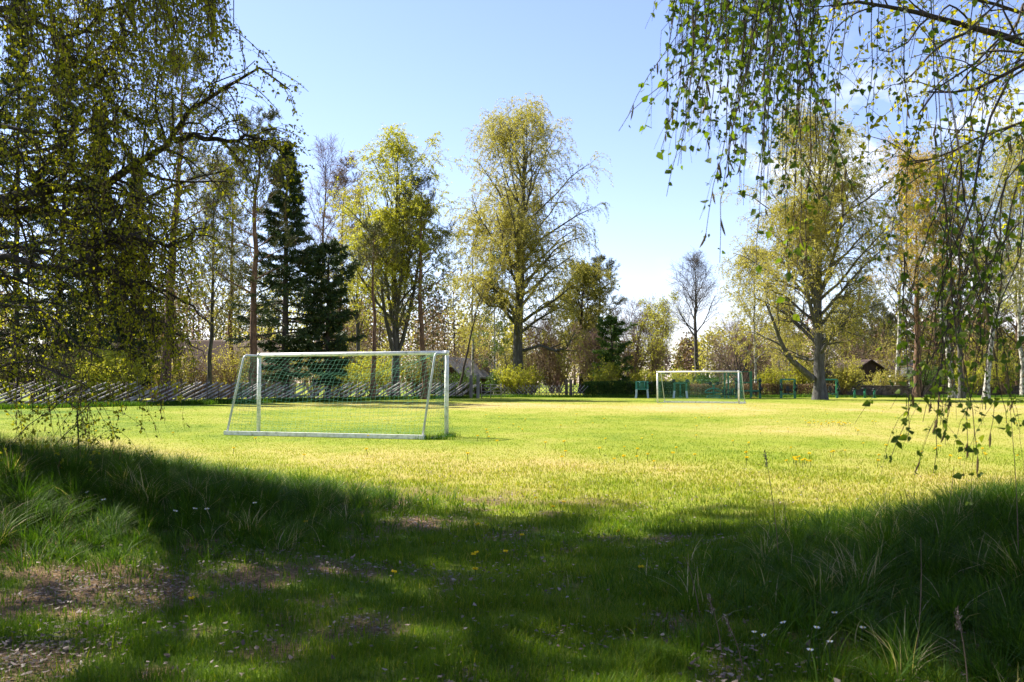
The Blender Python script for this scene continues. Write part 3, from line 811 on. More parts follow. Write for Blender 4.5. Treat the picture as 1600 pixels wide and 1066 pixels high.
    X = P2[:, 3]; hh = _h(np.floor(X[:, 0] / 2.0), np.floor(X[:, 2] / 2.0) + 31 * np.floor(X[:, 1] / 2.0), 4)
    keep &= (hh > 0.5) | (X[:, 2] < 5.5)
    P2, R2 = P2[keep], R2[keep]
    tr.tubes(P2, R2, 4)
    P3, R3 = grow(np.concatenate([P2, LP[:, 6:14], LP[:, 2:10]]), np.concatenate([R2, LR[:, 6:14], LR[:, 2:10]]), 8, 0.12, 1.0, 0.85, lambda t, pl, p: np.full(len(t), 0.75), 7, rng, 0.16, -0.05, 0.4, 0.0028, 0.4, trop2=-0.42)
    W3 = P3[:, -1] + base
    u = (W3[:, 0] / np.maximum(W3[:, 1], 0.5)) * FPX + 800
    vv = 599 - (W3[:, 2] - EYE) / np.maximum(W3[:, 1], 0.5) * FPX
    lim = np.interp(vv, [-200, 0, 40, 100, 180, 240, 300, 420, 600], [350, 360, 375, 470, 480, 485, 425, 345, 300])
    keep = u < lim
    P3, R3 = P3[keep], R3[keep]
    # strands hanging into the top of the picture from limbs above it
    S = []
    for i in range(170):
        px = 380 * rng.random() ** 0.8 - 20; d = rng.uniform(7.2, 9.8)
        py = rng.uniform(20, 120 + 130 * (1 - px / 400)) if px > 200 else rng.uniform(20, 260)
        top = P(px, rng.uniform(-260, -20), d); e = P(px, py, d)
        t_ = np.linspace(0, 1, 12); q = top[None] * (1 - t_)[:, None] + e[None] * t_[:, None]
        q[:, 0] += rng.uniform(-0.1, 0.35) * (t_ - 1) * (1 - t_); q[1:, :2] += np.cumsum(rng.normal(0, 0.012, (11, 2)), axis=0)
        S.append(q - base)
    S = np.stack(S); SR = np.linspace(0.0045, 0.0018, 12)[None].repeat(len(S), 0)
    heads = S[:, 0]; lp = np.concatenate([P2.reshape(-1, 3), P1.reshape(-1, 3)]); nb = np.stack([lp[np.linalg.norm(lp - h_, axis=1).argmin()] for h_ in heads])
    tt = np.linspace(0, 1, 6)[None, :, None]; C_ = nb[:, None] * (1 - tt) + heads[:, None] * tt; C_[:, :, 2] += np.sin(tt[:, :, 0] * math.pi) * 0.1
    cr.tubes(C_, np.full(C_.shape[:2], 0.005), 3, 0)
    cr.tubes(S, SR, 3, 0)
    SB, SBR = grow(S, SR, 5, 0.05, 0.9, 0.75, lambda t, pl, p: np.full(len(t), 0.32), 5, rng, 0.16, -0.05, 0.6, 0.0018, 0.6, trop2=-0.35)
    cr.tubes(SB, SBR, 3, 0)
    near_leaves_and_catkins(cr, S, rng, 20, 0.034, 2.6, 0.055, 0.005, 0.02)
    near_leaves_and_catkins(cr, SB, rng, 8, 0.034, 0.35, 0.05, 0.005, 0.02)
    X = P3[:, -1]; hh = _h(np.floor(X[:, 0] / 1.7), np.floor(X[:, 2] / 1.7) + 31 * np.floor(X[:, 1] / 1.7), 3)
    keep = (hh > 0.35) | (X[:, 2] < 5.5)
    P3, R3 = P3[keep], R3[keep]
    E_, ER = grow(LP[[0, 10]][:, 5:14], LR[[0, 10]][:, 5:14], 26, 0.1, 1.0, 0.9, lambda t, pl, p: np.full(len(t), 0.42), 7, rng, 0.15, -0.02, 0.5, 0.0028, 0.4, trop2=-0.3)
    P3 = np.concatenate([P3, E_]); R3 = np.concatenate([R3, ER])
    cr.tubes(P3, R3, 3, 0)
    print('left birch twigs', len(P3))
    near_leaves_and_catkins(cr, P3, rng, 19, 0.033, 1.2, 0.055, 0.005, 0.02)
    finish('weeping_birch', 'weeping birch at the left edge, dark crooked limbs and hanging yellow-green twigs with catkins', tuple(base), None, tr, cr, M['bark_dark'], [M['twig_dark'], M['leaf_left'], M['catkin']], 'birch tree')
left_birch()

def right_birch():
    rng = np.random.default_rng(202)
    base = np.array([5.3, 6.4, 0.0]); base[2] = float(height(base[0], base[1]))
    tr = Acc(); cr = Acc()
    H = 12.0
    TP, TR = trunk_line(H, 0.22, rng, lean=(-0.04, -0.02), wig=0.015)
    tr.tubes(TP, TR, 14)
    def tc(z): return np.array([np.interp(z, TP[0, :, 2], TP[0, :, k]) for k in range(3)])
    def line(pp, ds, r0, r1, join=None, n=16):
        m = len(pp)
        dd = np.interp(np.linspace(0, 1, m), np.linspace(0, 1, len(ds)), ds)
        W = np.array([P(x, y, dd[i]) for i, (x, y) in enumerate(pp)]) - base
        if join is not None:
            c = tc(join); W = np.vstack([c, (c + W[0]) / 2 + np.array([0, 0, 0.15]), W])
        q = resample(W, n); q[2:-1] += rng.normal(0, 0.008, (n - 3, 3))
        return q, np.linspace(r0, r1, n)
    T = [
        ([(1700, 90), (1600, 66), (1509, 41), (1456, 25), (1406, 12), (1357, 4), (1300, 10)], [6.4, 6.0], .045, .008, 3.2),
        ([(1700, 80), (1600, 99), (1583, 111), (1534, 132), (1489, 146), (1451, 144)], [6.0, 5.8], .032, .006, 3.0),
        ([(1640, 90), (1583, 111), (1559, 153), (1538, 198), (1534, 231), (1524, 280), (1517, 350), (1476, 396), (1474, 470), (1470, 560), (1466, 640)], [5.6, 4.8], .013, .003, 3.0),
        ([(1700, 150), (1600, 188), (1559, 206), (1509, 227), (1460, 247), (1406, 260)], [6.2, 6.2], .022, .004, 2.6),
        ([(1640, 200), (1580, 260), (1556, 330), (1540, 400), (1525, 500), (1480, 570), (1440, 620)], [4.6, 4.0], .007, .0022, 2.6),
        ([(1660, 240), (1600, 330), (1590, 420), (1560, 470), (1545, 560), (1540, 640)], [4.8, 4.2], .007, .0022, 2.4),
        ([(1600, 0), (1590, 40), (1540, 90), (1500, 130)], [7.4, 7.0], .02, .006, 3.8),
        ([(1700, -20), (1600, 20), (1520, -5), (1440, -20), (1340, -60)], [7.8, 7.6], .03, .006, 4.6),
    ]
    lines = []; rads = []
    for pp, ds, r0, r1, j in T:
        q, r = line(pp, ds, r0, r1, j); lines.append(q); rads.append(r)
    # boughs that arch over towards the viewer, above the frame
    over = []
    for (x, y, z, zj, r0) in ((1.10, 3.6, 3.75, 4.4, .04), (0.65, 4.4, 4.2, 5.2, .04), (0.85, 3.0, 3.1, 4.0, .03), (1.7, 4.8, 4.1, 4.6, .035), (1.9, 3.6, 3.3, 3.8, .03), (1.2, 5.4, 4.9, 5.6, .035), (0.35, 3.4, 3.6, 5.0, .03), (1.95, 4.6, 2.55, 2.9, .014), (2.2, 4.0, 2.3, 2.6, .012), (1.75, 3.9, 2.6, 3.0, .012)):
        c = tc(zj); e = np.array([x, y, z]) - base
        mid = (c + e) / 2 + np.array([0, 0, 0.85 if r0 > 0.02 else 0.3])
        q = resample(np.vstack([c, c * 0.7 + mid * 0.3 + np.array([0, 0, 0.35]), mid, mid * 0.4 + e * 0.6 + np.array([0, 0, 0.25]), e]), 16)
        q[2:] += rng.normal(0, 0.015, (14, 3))
        lines.append(q); rads.append(np.linspace(r0, min(0.006, r0 * 0.3), 16)); over.append(e + base)
    LP = np.stack(lines); LR = np.stack(rads)
    tr.tubes(LP, LR, 7)
    P1, R1 = grow(TP, TR, 36, 0.28, 0.97, lambda t: 0.95 - 0.4 * t, lambda t, pl, p: np.interp(t, [0, .3, .6, .85, 1], [2.6, 3.6, 4.0, 3.2, 1.2]), 9, rng, 0.12, 0.09, 0.42, 0.02, 0.25, trop2=-0.05)
    W1 = P1[:, -1] + base
    keep = ((W1[:, 0] / np.maximum(W1[:, 1], 0.3)) * FPX + 800 > 1500) | (W1[:, 2] > 6)
    P1, R1 = P1[keep], R1[keep]
    tr.tubes(P1, R1, 6)
    P2, R2 = grow(P1, R1, 7, 0.25, 1.0, 0.8, lambda t, pl, p: np.clip(pl * 0.35, 0.35, 1.2), 7, rng, 0.2, 0.02, 0.5, 0.006, 0.35, trop2=-0.1)
    tr.tubes(P2, R2, 4)
    P2b, R2b = grow(LP[[0, 1, 3, 6, 7]], LR[[0, 1, 3, 6, 7]], 12, 0.3, 1.0, 0.7, lambda t, pl, p: np.full(len(t), 0.5), 7, rng, 0.2, 0.05, 0.5, 0.005, 0.4, trop2=-0.2)
    tr.tubes(P2b, R2b, 4)
    # hanging twigs of the far part (upper right of the picture)
    A, AR = grow(np.concatenate([P2, P2b]), np.concatenate([R2, R2b]), 6, 0.1, 1.0, 0.9, lambda t, pl, p: np.full(len(t), 0.7), 8, rng, 0.12, -0.1, 0.4, 0.0022, 0.4, trop2=-0.4)
    def uv(W): return (W[:, 0] / np.maximum(W[:, 1], 0.3)) * FPX + 800, 599 - (W[:, 2] - EYE) / np.maximum(W[:, 1], 0.3) * FPX
    low = ([900, 960, 1000, 1050, 1100, 1150, 1200, 1240, 1290, 1330, 1390, 1450, 1520, 1600, 1700], [-90, -60, 120, 215, 235, 300, 380, 420, 430, 380, 500, 690, 690, 650, 640])
    u, v = uv(A[:, -1] + base)
    keep = (v < np.interp(u, *low)) & (u > 1010) & (rng.random(len(A)) < 0.6)
    A, AR = A[keep], AR[keep]
    cr.tubes(A, AR, 3, 0)
    near_leaves_and_catkins(cr, A, rng, 20, 0.034, 0.7, 0.042, 0.0032, 0.012)
    # curtain of strands falling from the overhead boughs: (pixel of the tip, distance, length)
    S = []
    def strand(px, py, d, ln, side=0.0, n=14):
        e = P(px, py, d) - base
        t = np.linspace(0, 1, n)
        q = np.zeros((n, 3))
        q[:, 0] = e[0] - side * ln * (1 - t) ** 1.3 * -1; q[:, 1] = e[1] + rng.normal(0, 0.1) * (1 - t)
        q[:, 2] = e[2] + ln * (1 - t)
        q[1:, :2] += np.cumsum(rng.normal(0, 0.006, (n - 1, 2)), axis=0)
        return q
    for i in range(98):
        px = rng.choice([rng.uniform(1035, 1300), rng.normal(1180, 50), rng.uniform(1040, 1240)])
        d = rng.uniform(3.0, 5.6)
        mx = np.interp(px, [1035, 1060, 1100, 1150, 1200, 1250, 1300], [200, 260, 265, 300, 370, 390, 330])
        py = mx - 330 * rng.random() ** 1.3
        top = EYE + (599 + rng.uniform(60, 420)) / FPX * d
        ln = top - (P(px, py, d)[2])
        if ln > 0.3: S.append(strand(px, py, d, ln, rng.uniform(0.02, 0.22)))
    for i in range(13):
        px = rng.uniform(1300, 1620); d = rng.uniform(3.8, 6.2)
        py = rng.uniform(60, 560) if rng.random() < 0.7 else rng.uniform(300, 640)
        ln = rng.uniform(0.7, 1.6)
        S.append(strand(px, py, d, ln, rng.uniform(-0.05, 0.2)))
    for (px, py, d, ln, sd_) in ((962, 205, 3.6, 1.0, 1.5), (1002, 180, 3.8, 1.1, 0.9), (1040, 235, 3.8, 1.1, 0.5), (1060, 262, 4.0, 1.2, 0.35), (1049, 308, 4.0, 1.2, 0.3), (1097, 375, 3.6, 1.4, 0.28), (1113, 412, 3.5, 1.5, 0.2), (1187, 420, 3.3, 1.3, 0.06), (1235, 505, 3.2, 1.6, 0.03), (1270, 500, 3.4, 1.5, 0.0), (1373, 412, 3.6, 1.2, -0.35), (1336, 388, 3.6, 1.2, -0.3), (1385, 725, 3.4, 0.85, 0.55), (1478, 740, 3.3, 0.9, 0.1), (1517, 750, 3.2, 1.0, -0.05), (1500, 700, 3.4, 0.8, 0.15), (1560, 690, 3.4, 0.9, 0.08), (1545, 640, 3.6, 0.9, 0.2), (1590, 672, 3.5, 0.8, -0.2), (1445, 660, 3.7, 0.8, 0.2), (1420, 640, 4.0, 0.7, 0.35), (1460, 600, 3.9, 0.9, 0.1), (1530, 560, 3.9, 0.8, 0.1), (1600, 600, 3.9, 0.9, 0.0)):
        S.append(strand(px, py, d, ln, sd_))
    for i in range(12):
        px = rng.uniform(1400, 1640); py = rng.uniform(600, 735) - abs(px - 1500) * 0.25
        S.append(strand(px, py, rng.uniform(3.1, 4.2), rng.uniform(0.5, 0.95), rng.uniform(-0.25, 0.4)))
    S = np.stack(S); SR = np.linspace(0.0032, 0.0011, S.shape[1])[None, :].repeat(len(S), 0)
    cr.tubes(S, SR, 4, 0)
    # connect each strand's head with the nearest bough by an arching shoot
    heads = S[:, 0]; lp = LP.reshape(-1, 3)
    dist = np.linalg.norm(heads[:, None] - lp[None], axis=2); nb = lp[dist.argmin(1)]
    t = np.linspace(0, 1, 7)[None, :, None]
    C_ = nb[:, None] * (1 - t) + heads[:, None] * t; C_[:, :, 2] += (np.sin(t[:, :, 0] * math.pi) * 0.12 * dist.min(1)[:, None])
    cr.tubes(C_, np.full(C_.shape[:2], 0.0018), 4, 0)
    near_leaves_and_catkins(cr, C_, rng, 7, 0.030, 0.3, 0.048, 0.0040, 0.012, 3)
    SB, SBR = grow(S, SR, 4, 0.1, 0.85, 0.75, lambda t, pl, p: np.full(len(t), 0.28), 5, rng, 0.14, -0.08, 0.6, 0.0010, 0.6, trop2=-0.35)
    cr.tubes(SB, SBR, 3, 0)
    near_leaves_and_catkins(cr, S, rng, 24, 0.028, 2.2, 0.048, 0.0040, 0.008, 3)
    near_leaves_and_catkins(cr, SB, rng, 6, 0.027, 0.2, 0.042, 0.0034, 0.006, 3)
    print('right birch', len(S), len(A))
    finish('weeping_birch', 'weeping birch at the right edge, a near curtain of hanging leafy twigs and brown catkins', tuple(base), None, tr, cr, M['bark_dark'], [M['twig_dark'], M['leaf_birch'], M['catkin'], M['leaf_near']], 'birch tree')
right_birch()

def sapling():
    rng = np.random.default_rng(33)
    loc = G(122, 9.6)
    tr = Acc(); cr = Acc()
    base = np.array(loc)
    def ln(pp, d, r0, r1, n=9):
        W = np.array([P(x, y, d) for x, y in pp]) - base
        q = resample(W, n); tr.tubes(q, np.linspace(r0, r1, n), 6); return q
    ls = [ln([(121, 770), (119, 720), (124, 690), (120, 655), (124, 620), (130, 580)], 9.6, .013, .004),
          ln([(124, 690), (140, 688), (150, 686), (158, 694)], 9.6, .006, .002),
          ln([(60, 730), (80, 705), (95, 685), (118, 664), (123, 650)], 9.6, .006, .004),
          ln([(122, 640), (100, 625), (90, 600)], 9.7, .006, .002), ln([(122, 650), (140, 630), (160, 615), (170, 620)], 9.5, .006, .002)]
    PA = np.stack(ls); RA = np.full(PA.shape[:2], 0.005)
    P2, R2 = grow(PA, RA, 7, 0.4, 1, 0.8, 0.22, 4, rng, 0.2, 0.0, 0.5, 0.0018, 0.5)
    cr.tubes(P2, R2, 3, 0)
    P3, R3 = grow(P2, R2, 4, 0.2, 1, 0.8, 0.12, 3, rng, 0.2, 0.0, 0.6, 0.0013, 0.5)
    cr.tubes(P3, R3, 3, 0)
    near_leaves_and_catkins(cr, P3, rng, 5, 0.026, 0, jit=0.004)
    finish('birch_sapling', 'thin dark sapling with tiny leaves standing in the grass of the left bank', loc, None, tr, cr, M['bark_dark'], [M['twig_dark'], M['leaf_near']], 'sapling')
sapling()

# unseen birches added around the viewer only to shade the foreground and block skylight
for (nm, lab, loc, H, sd_, pr) in (('birch_tree', 'unseen leafy birch added outside the frame at the left to shade the foreground', (-12.3, 10.3, 0), 19.5, 801, [(0, 1.5), (0.25, 3.4), (0.5, 4.8), (0.8, 4.4), (1, 1.4)]),
        ('birch_tree', 'third unseen birch added at the left to shade the right bank, farthest from the viewer', (-11.0, 14.6, 0), 19, 805, [(0, 0.8), (0.25, 1.8), (0.5, 2.5), (0.8, 2.5), (1, 1.0)]),
        ('birch_tree', 'second unseen leafy birch added at the left for shade, nearer the viewer', (-10.6, 6.4, 0), 18.5, 804, [(0, 1.5), (0.25, 3.4), (0.5, 4.8), (0.8, 4.4), (1, 1.4)]),
        ('birch_tree', 'unseen leafy birch added behind the viewer on the right to block skylight', (4.6, -3.2, 0), 14, 802, [(0, 1.5), (0.3, 3.6), (0.5, 4.6), (0.8, 3.2), (1, 1)]),
        ('birch_tree', 'unseen leafy birch added behind the viewer on the left to block skylight', (-4.2, -3.0, 0), 15, 803, [(0, 1.5), (0.3, 3.8), (0.5, 4.8), (0.8, 3.4), (1, 1)])):
    birch(nm, lab, loc, H, 0.24, sd_, pr, leaf='leaf_birch', n1=42, n2=7, n3=6, nl=44, size=0.12, t0=0.60 if sd_ == 805 else 0.24, hang=0.7, droop=-0.2, clump=1.6, hard=0.56, group='added shade birches around the viewer')
# ---------------------------------------------------------------- trees beyond the pitch, left to right
def far_trees():
    # behind the fence on the left: a dark stand of conifers
    for i, (px, Y, top, sp, lab) in enumerate((
            (-70, 66, 40, 3.4, 'dark spruce cut off by the left edge behind the fence'),
            (25, 65, -20, 3.6, 'tall dark spruce nearest the left edge behind the roundpole fence'),
            (92, 70, 60, 3.3, 'dark spruce between two others left of the yellow-green bush'),
            (150, 66, 170, 3.2, 'broad dark spruce behind the left end of the yellow-green bush'),
            (207, 70, 250, 2.6, 'narrow dark spruce left of the big pine trunk'))):
        H = HT(top, Y)
        spruce('spruce_tree', lab, G(px, Y), H, 0.24, 300 + i, spread=sp, n1=130, n2=14, nl=44, t0=0.06 if i != 3 else 0.03, group='dark spruces behind the left end of the fence')
    pine('pine_tree', 'tall pine with a thick straight trunk beside the white gabled house', G(258, 60), HT(88, 60), 0.32, 311, t0=0.40, spread=4.2, n1=26, n2=9, n3=6, nl=26, lean=(0.03, 0))
    pine('pine_tree', 'tall pine behind the left upright of the near goal', G(395, 64), HT(190, 64), 0.27, 312, t0=0.38, spread=4.0, n1=26, n2=8, n3=6, nl=26, lean=(0.0, 0))
    spruce('spruce_tree', 'dark spruce with a pointed ragged top rising above the near goal', G(446, 66), HT(226, 66), 0.28, 321, spread=3.5, n1=110, n2=13, nl=50, t0=0.10, prof_=[(0, 0.6), (0.25, 0.85), (0.45, 1.0), (0.62, 0.7), (0.85, 0.35), (1, 0.05)])
    spruce('spruce_tree', 'short dark spruce at the right shoulder of the taller one', G(512, 67), HT(385, 67), 0.24, 322, spread=2.2, n1=80, n2=12, nl=46, t0=0.12, prof_=[(0, 0.5), (0.4, 0.8), (0.75, 1.0), (0.9, 0.8), (1, 0.3)])
    pine('pine_tree', 'thin brownish pine with a narrow ragged top behind the dark spruce', G(522, 88), HT(255, 88), 0.2, 323, t0=0.45, spread=3.0, n1=34, n2=7, n3=5, nl=14, leaf='leaf_brown')
    bare_tree('bare_tree', 'leafless pinkish-grey tree between the dark spruce and the brownish pine', G(493, 90), HT(238, 90), 0.22, 324, 5.0, n1=20, n2=6, n3=5, n4=4, t0=0.35, ang=0.5, twig='twig_pink', up=0.12, twr=0.014)
    birch('birch_tree', 'many-stemmed lime-green birch behind the middle of the near goal', G(617, 76), HT(246, 76), 0.33, 331, [(0, 2.0), (0.25, 4.6), (0.55, 5.8), (0.8, 4.2), (1, 1.4)], leaf='leaf_lime', n1=32, n2=7, n3=6, nl=46, size=0.12, ang=0.65, t0=0.2, forks=5, hang=0.9, droop=-0.22, clump=0.8, bark='bark_grey', up=0.12)
    birch('birch_tree', 'small golden-green birch left of the many-stemmed one', G(560, 84), HT(310, 84), 0.2, 332, [(0, 1), (0.4, 3.2), (0.7, 3.0), (1, 1.0)], leaf='leaf_gold', n1=24, n2=6, n3=5, nl=37, size=0.12, t0=0.3, hang=0.8, droop=-0.2, clump=0.9, bark='bark_grey')
    pine('pine_tree', 'pine with a bare reddish trunk standing left of the many-stemmed birch', G(581, 70), HT(360, 70), 0.20, 333, t0=0.62, spread=2.4, n1=16, n2=7, n3=5, nl=16)
    pine('pine_tree', 'pine with layered flat branches behind the right half of the near goal', G(664, 74), HT(285, 74), 0.23, 334, t0=0.30, spread=3.2, n1=24, n2=7, n3=5, nl=18)
    birch('birch_tree', 'slim young golden birch at the left side of the tallest birch', G(738, 96), HT(335, 96), 0.15, 335, [(0, 0.8), (0.4, 2.6), (0.7, 2.4), (1, 0.8)], leaf='leaf_gold', n1=24, n2=6, n3=5, nl=37, size=0.13, t0=0.25, hang=1.0, clump=0.9)
    birch('birch_tree', 'slim pale green birch in front of the dark-gabled hut', G(773, 92), HT(400, 92), 0.10, 336, [(0, 0.6), (0.4, 1.8), (0.7, 1.6), (1, 0.5)], leaf='leaf_green', n1=18, n2=6, n3=5, nl=17, size=0.12, t0=0.2, hang=0.6)
    birch('birch_tree', 'airy olive birch between the big pine trunk and the near goal', G(328, 74), HT(262, 74), 0.18, 337, [(0, 1.0), (0.35, 3.0), (0.65, 3.2), (1, 0.8)], leaf='leaf_olive', n1=26, n2=7, n3=6, nl=24, size=0.12, t0=0.25, hang=1.1, clump=0.9, bark='bark_grey')
    pine('pine_tree', 'slender pine just left of the pine behind the goal upright', G(362, 80), HT(235, 80), 0.22, 338, t0=0.3, spread=3.4, n1=30, n2=8, n3=6, nl=20)
    # the tallest birch
    bY = 92
    bb = np.array(G(812, bY))
    def L_(*a): return [tuple(P(x, y, d) - bb) for x, y, d in a]
    birch('birch_tree', 'tallest birch, free-standing, with a wide drooping golden-green crown', tuple(bb), HT(188, bY), 0.52, 341, [(0, 2.5), (0.22, 4.0), (0.35, 6.2), (0.5, 6.6), (0.65, 5.8), (0.8, 4.4), (0.92, 2.6), (1, 0.9)], leaf='leaf_gold', n1=46, n2=8, n3=7, nl=60, size=0.115, ang=0.95, t0=0.2, forks=2, hang=1.7, droop=-0.42, clump=1.2, bark='bark_grey', up=0.08, twr=0.008,
          extra_limbs=[(L_((818, 548, 92), (845, 540, 91), (868, 548, 90), (885, 545, 89), (898, 520, 89)), (0.17, 0.05)), (L_((815, 505, 92), (790, 480, 91), (760, 478, 90), (735, 440, 90)), (0.15, 0.04))])
    bare_tree('leaning_tree', 'thin dark bare trunk leaning right in front of the hut', G(714, 88), HT(440, 88), 0.13, 342, 1.6, n1=8, n2=4, n3=3, n4=0, t0=0.6, bark='bark_dark', twig='twig_brown').rotation_euler[1] = 0.21
    birch('birch_tree', 'olive round-crowned tree right of the tallest birch', G(908, 104), HT(435, 104), 0.28, 343, [(0, 2.0), (0.3, 3.8), (0.6, 3.6), (0.85, 2.4), (1, 0.8)], leaf='leaf_olive', n1=30, n2=7, n3=6, nl=44, size=0.14, t0=0.25, hang=0.9, droop=-0.1, bark='bark_dark', cat='tree')
    pine('pine_tree', 'dark blue-green pine peeping out right of the olive tree', G(938, 120), HT(418, 120), 0.25, 344, t0=0.35, spread=3.6, n1=32, n2=8, n3=6, nl=24)
    bare_tree('bare_tree', 'leafless grey tree with an open crown behind the far goal', G(1089, 105), HT(416, 105), 0.28, 351, 4.2, n1=22, n2=7, n3=6, n4=4, t0=0.38, ang=0.75, bark='bark_grey', twig='twig_grey', twr=0.012)
    bare_tree('spreading_shrub', 'low wide leafless brown tree behind the right post of the far goal', G(1158, 98), HT(515, 98), 0.16, 352, 4.0, n1=30, n2=7, n3=6, n4=3, t0=0.05, ang=0.9, bark='bark_grey', twig='twig_pink', stems=6, twr=0.012)
    # the big tree on the right of the pitch
    rb = np.array(G(1281, 73))
    def K_(*a): return [tuple(P(x, y, d) - rb) for x, y, d in a]
    birch('birch_tree', 'big old birch with a thick grey trunk and low limb, right of the far goal', tuple(rb), HT(205, 73), 0.42, 361, [(0, 2.8), (0.2, 4.4), (0.35, 6.3), (0.55, 6.2), (0.75, 4.8), (0.9, 3.0), (1, 1.0)], leaf='leaf_gold', n1=46, n2=8, n3=7, nl=44, size=0.105, ang=0.95, t0=0.13, forks=3, hang=1.3, droop=-0.35, clump=1.0, bark='bark_grey', up=0.10, twr=0.008,
          extra_limbs=[(K_((1270, 592, 73), (1250, 575, 72.5), (1232, 558, 72), (1220, 535, 71.5), (1208, 500, 71), (1195, 470, 71)), (0.28, 0.06)), (K_((1284, 548, 73), (1300, 520, 73), (1330, 505, 73)), (0.1, 0.03))])
    # group at the right end
    pine('pine_tree', 'pine with a pale brown trunk left of the leaning white birch', G(1434, 84), HT(330, 84), 0.36, 371, t0=0.35, spread=4.2, n1=26, n2=8, n3=6, nl=20)
    birch('birch_tree', 'white-barked birch leaning left beside the pale brown pine', G(1488, 80), HT(250, 80), 0.24, 372, [(0, 1), (0.3, 3.2), (0.6, 3.6), (0.85, 2.2), (1, 0.6)], leaf='leaf_orange', n1=32, n2=8, n3=6, nl=30, size=0.12, t0=0.35, hang=1.1, lean=(-0.13, 0), clump=0.9)
    birch('birch_tree', 'upright dark-footed birch between the two leaning white ones', G(1502, 79), HT(240, 79), 0.22, 373, [(0, 1), (0.3, 3.0), (0.6, 3.4), (0.85, 2.2), (1, 0.6)], leaf='leaf_olive', n1=26, n2=7, n3=6, nl=24, size=0.12, t0=0.35, hang=1.1, lean=(0.0, 0), clump=0.9, bark='bark_grey')
    birch('birch_tree', 'white-barked birch leaning right at the right edge', G(1540, 76), HT(230, 76), 0.22, 374, [(0, 1), (0.3, 3.0), (0.6, 3.6), (0.85, 2.4), (1, 0.6)], leaf='leaf_gold', n1=28, n2=7, n3=6, nl=24, size=0.12, t0=0.33, hang=1.1, lean=(0.17, 0), clump=0.9)
    birch('birch_tree', 'pale lime birch filling the right edge behind the leaning ones', G(1598, 86), HT(200, 86), 0.2, 375, [(0, 1), (0.3, 3.2), (0.6, 4.0), (0.85, 2.6), (1, 0.8)], leaf='leaf_lime', n1=28, n2=7, n3=6, nl=18, size=0.12, t0=0.25, hang=1.2, clump=0.9)
    birch('birch_tree', 'orange-leaved birch left of the pale brown pine trunk', G(1402, 97), HT(225, 97), 0.2, 376, [(0, 1), (0.3, 3.2), (0.6, 3.8), (0.85, 2.6), (1, 0.8)], leaf='leaf_orange', n1=28, n2=7, n3=6, nl=16, size=0.12, t0=0.3, hang=1.2, clump=0.9)
    for i, (px, Y, top, sp, lab) in enumerate((
            (1322, 118, 480, 4.2, 'wide pine behind the ridge of the dark shed'),
            (1375, 112, 498, 4.6, 'flat-topped pine to the right of the dark shed'),
            (1345, 126, 440, 4.0, 'pine standing farthest back between the big birch and the orange one'),
            (1465, 108, 430, 4.6, 'shaggy pine behind the leaning white birch'),
            (1530, 104, 400, 4.8, 'broad pine behind the right-hand birches'),
            (1590, 100, 420, 4.8, 'bushy pine at the right edge behind the stone wall'),
            (1655, 98, 400, 5.0, 'pine just outside the right edge'))):
        pine('pine_tree', lab, G(px, Y), HT(top, Y), 0.27, 380 + i, t0=0.22, spread=sp, n1=34, n2=8, n3=6, nl=22, group='pines behind the stone wall')
    birch('birch_tree', 'young golden birch behind the hedge left of the big old birch', G(1180, 92), HT(395, 92), 0.14, 391, [(0, 1), (0.3, 3.2), (0.6, 3.4), (1, 0.8)], leaf='leaf_gold', n1=26, n2=7, n3=6, nl=27, size=0.13, t0=0.2, hang=1.0, clump=0.8)
    for k, (px, Y, lean) in enumerate(((1218, 96, -0.02), (1226, 98, 0.05), (1232, 97, 0.02))):
        birch('birch_tree', 'slim young white birch in the trio behind the green frame', G(px, Y), HT(470, Y), 0.09, 395 + k, [(0, .5), (0.5, 1.6), (1, 0.4)], leaf='leaf_gold', n1=14, n2=5, n3=5, nl=14, size=0.12, t0=0.4, hang=0.7, lean=(lean, 0), group='slim white birches in a trio')
    # evergreen wrapped in ivy, hazels and leafing bushes in the middle
    spruce('ivy_clad_tree', 'short bright green ivy-clad tree left of the far goal', G(960, 92), HT(498, 92), 0.2, 401, spread=1.9, n1=60, n2=10, nl=34, t0=0.04, leaf='leaf_green', cat='tree', lean=(-0.05, 0), prof_=[(0, 0.6), (0.3, 1.1), (0.6, 0.8), (0.8, 0.9), (1, 0.3)])
    bare_tree('hazel_tree', 'pale lime multi-stemmed tree behind the left post of the far goal', G(1022, 98), HT(472, 98), 0.10, 402, 3.0, n1=42, n2=6, n3=5, n4=3, t0=0.2, ang=0.5, stems=9, bark='twig_brown', twig='twig_brown', leaf='leaf_lime', nl=3, size=0.13, cat='tree')
    bare_tree('bare_tree', 'pinkish leafless multi-stemmed tree left of the pale lime one', G(985, 104), HT(480, 104), 0.10, 403, 3.4, n1=42, n2=6, n3=5, n4=4, t0=0.15, ang=0.55, stems=9, bark='twig_pink', twig='twig_pink', twr=0.016)
    bare_tree('bare_tree', 'brown leafless multi-stemmed tree behind the lattice fence', G(862, 104), HT(495, 104), 0.10, 404, 3.4, n1=42, n2=6, n3=5, n4=4, t0=0.15, ang=0.5, stems=9, bark='twig_brown', twig='twig_brown', twr=0.015)
    bare_tree('bare_tree', 'brown leafless thicket tree between the olive tree and the ivy-clad one', G(925, 100), HT(520, 100), 0.09, 405, 2.8, n1=42, n2=6, n3=5, n4=4, t0=0.1, ang=0.5, stems=9, bark='twig_brown', twig='twig_pink', twr=0.015)
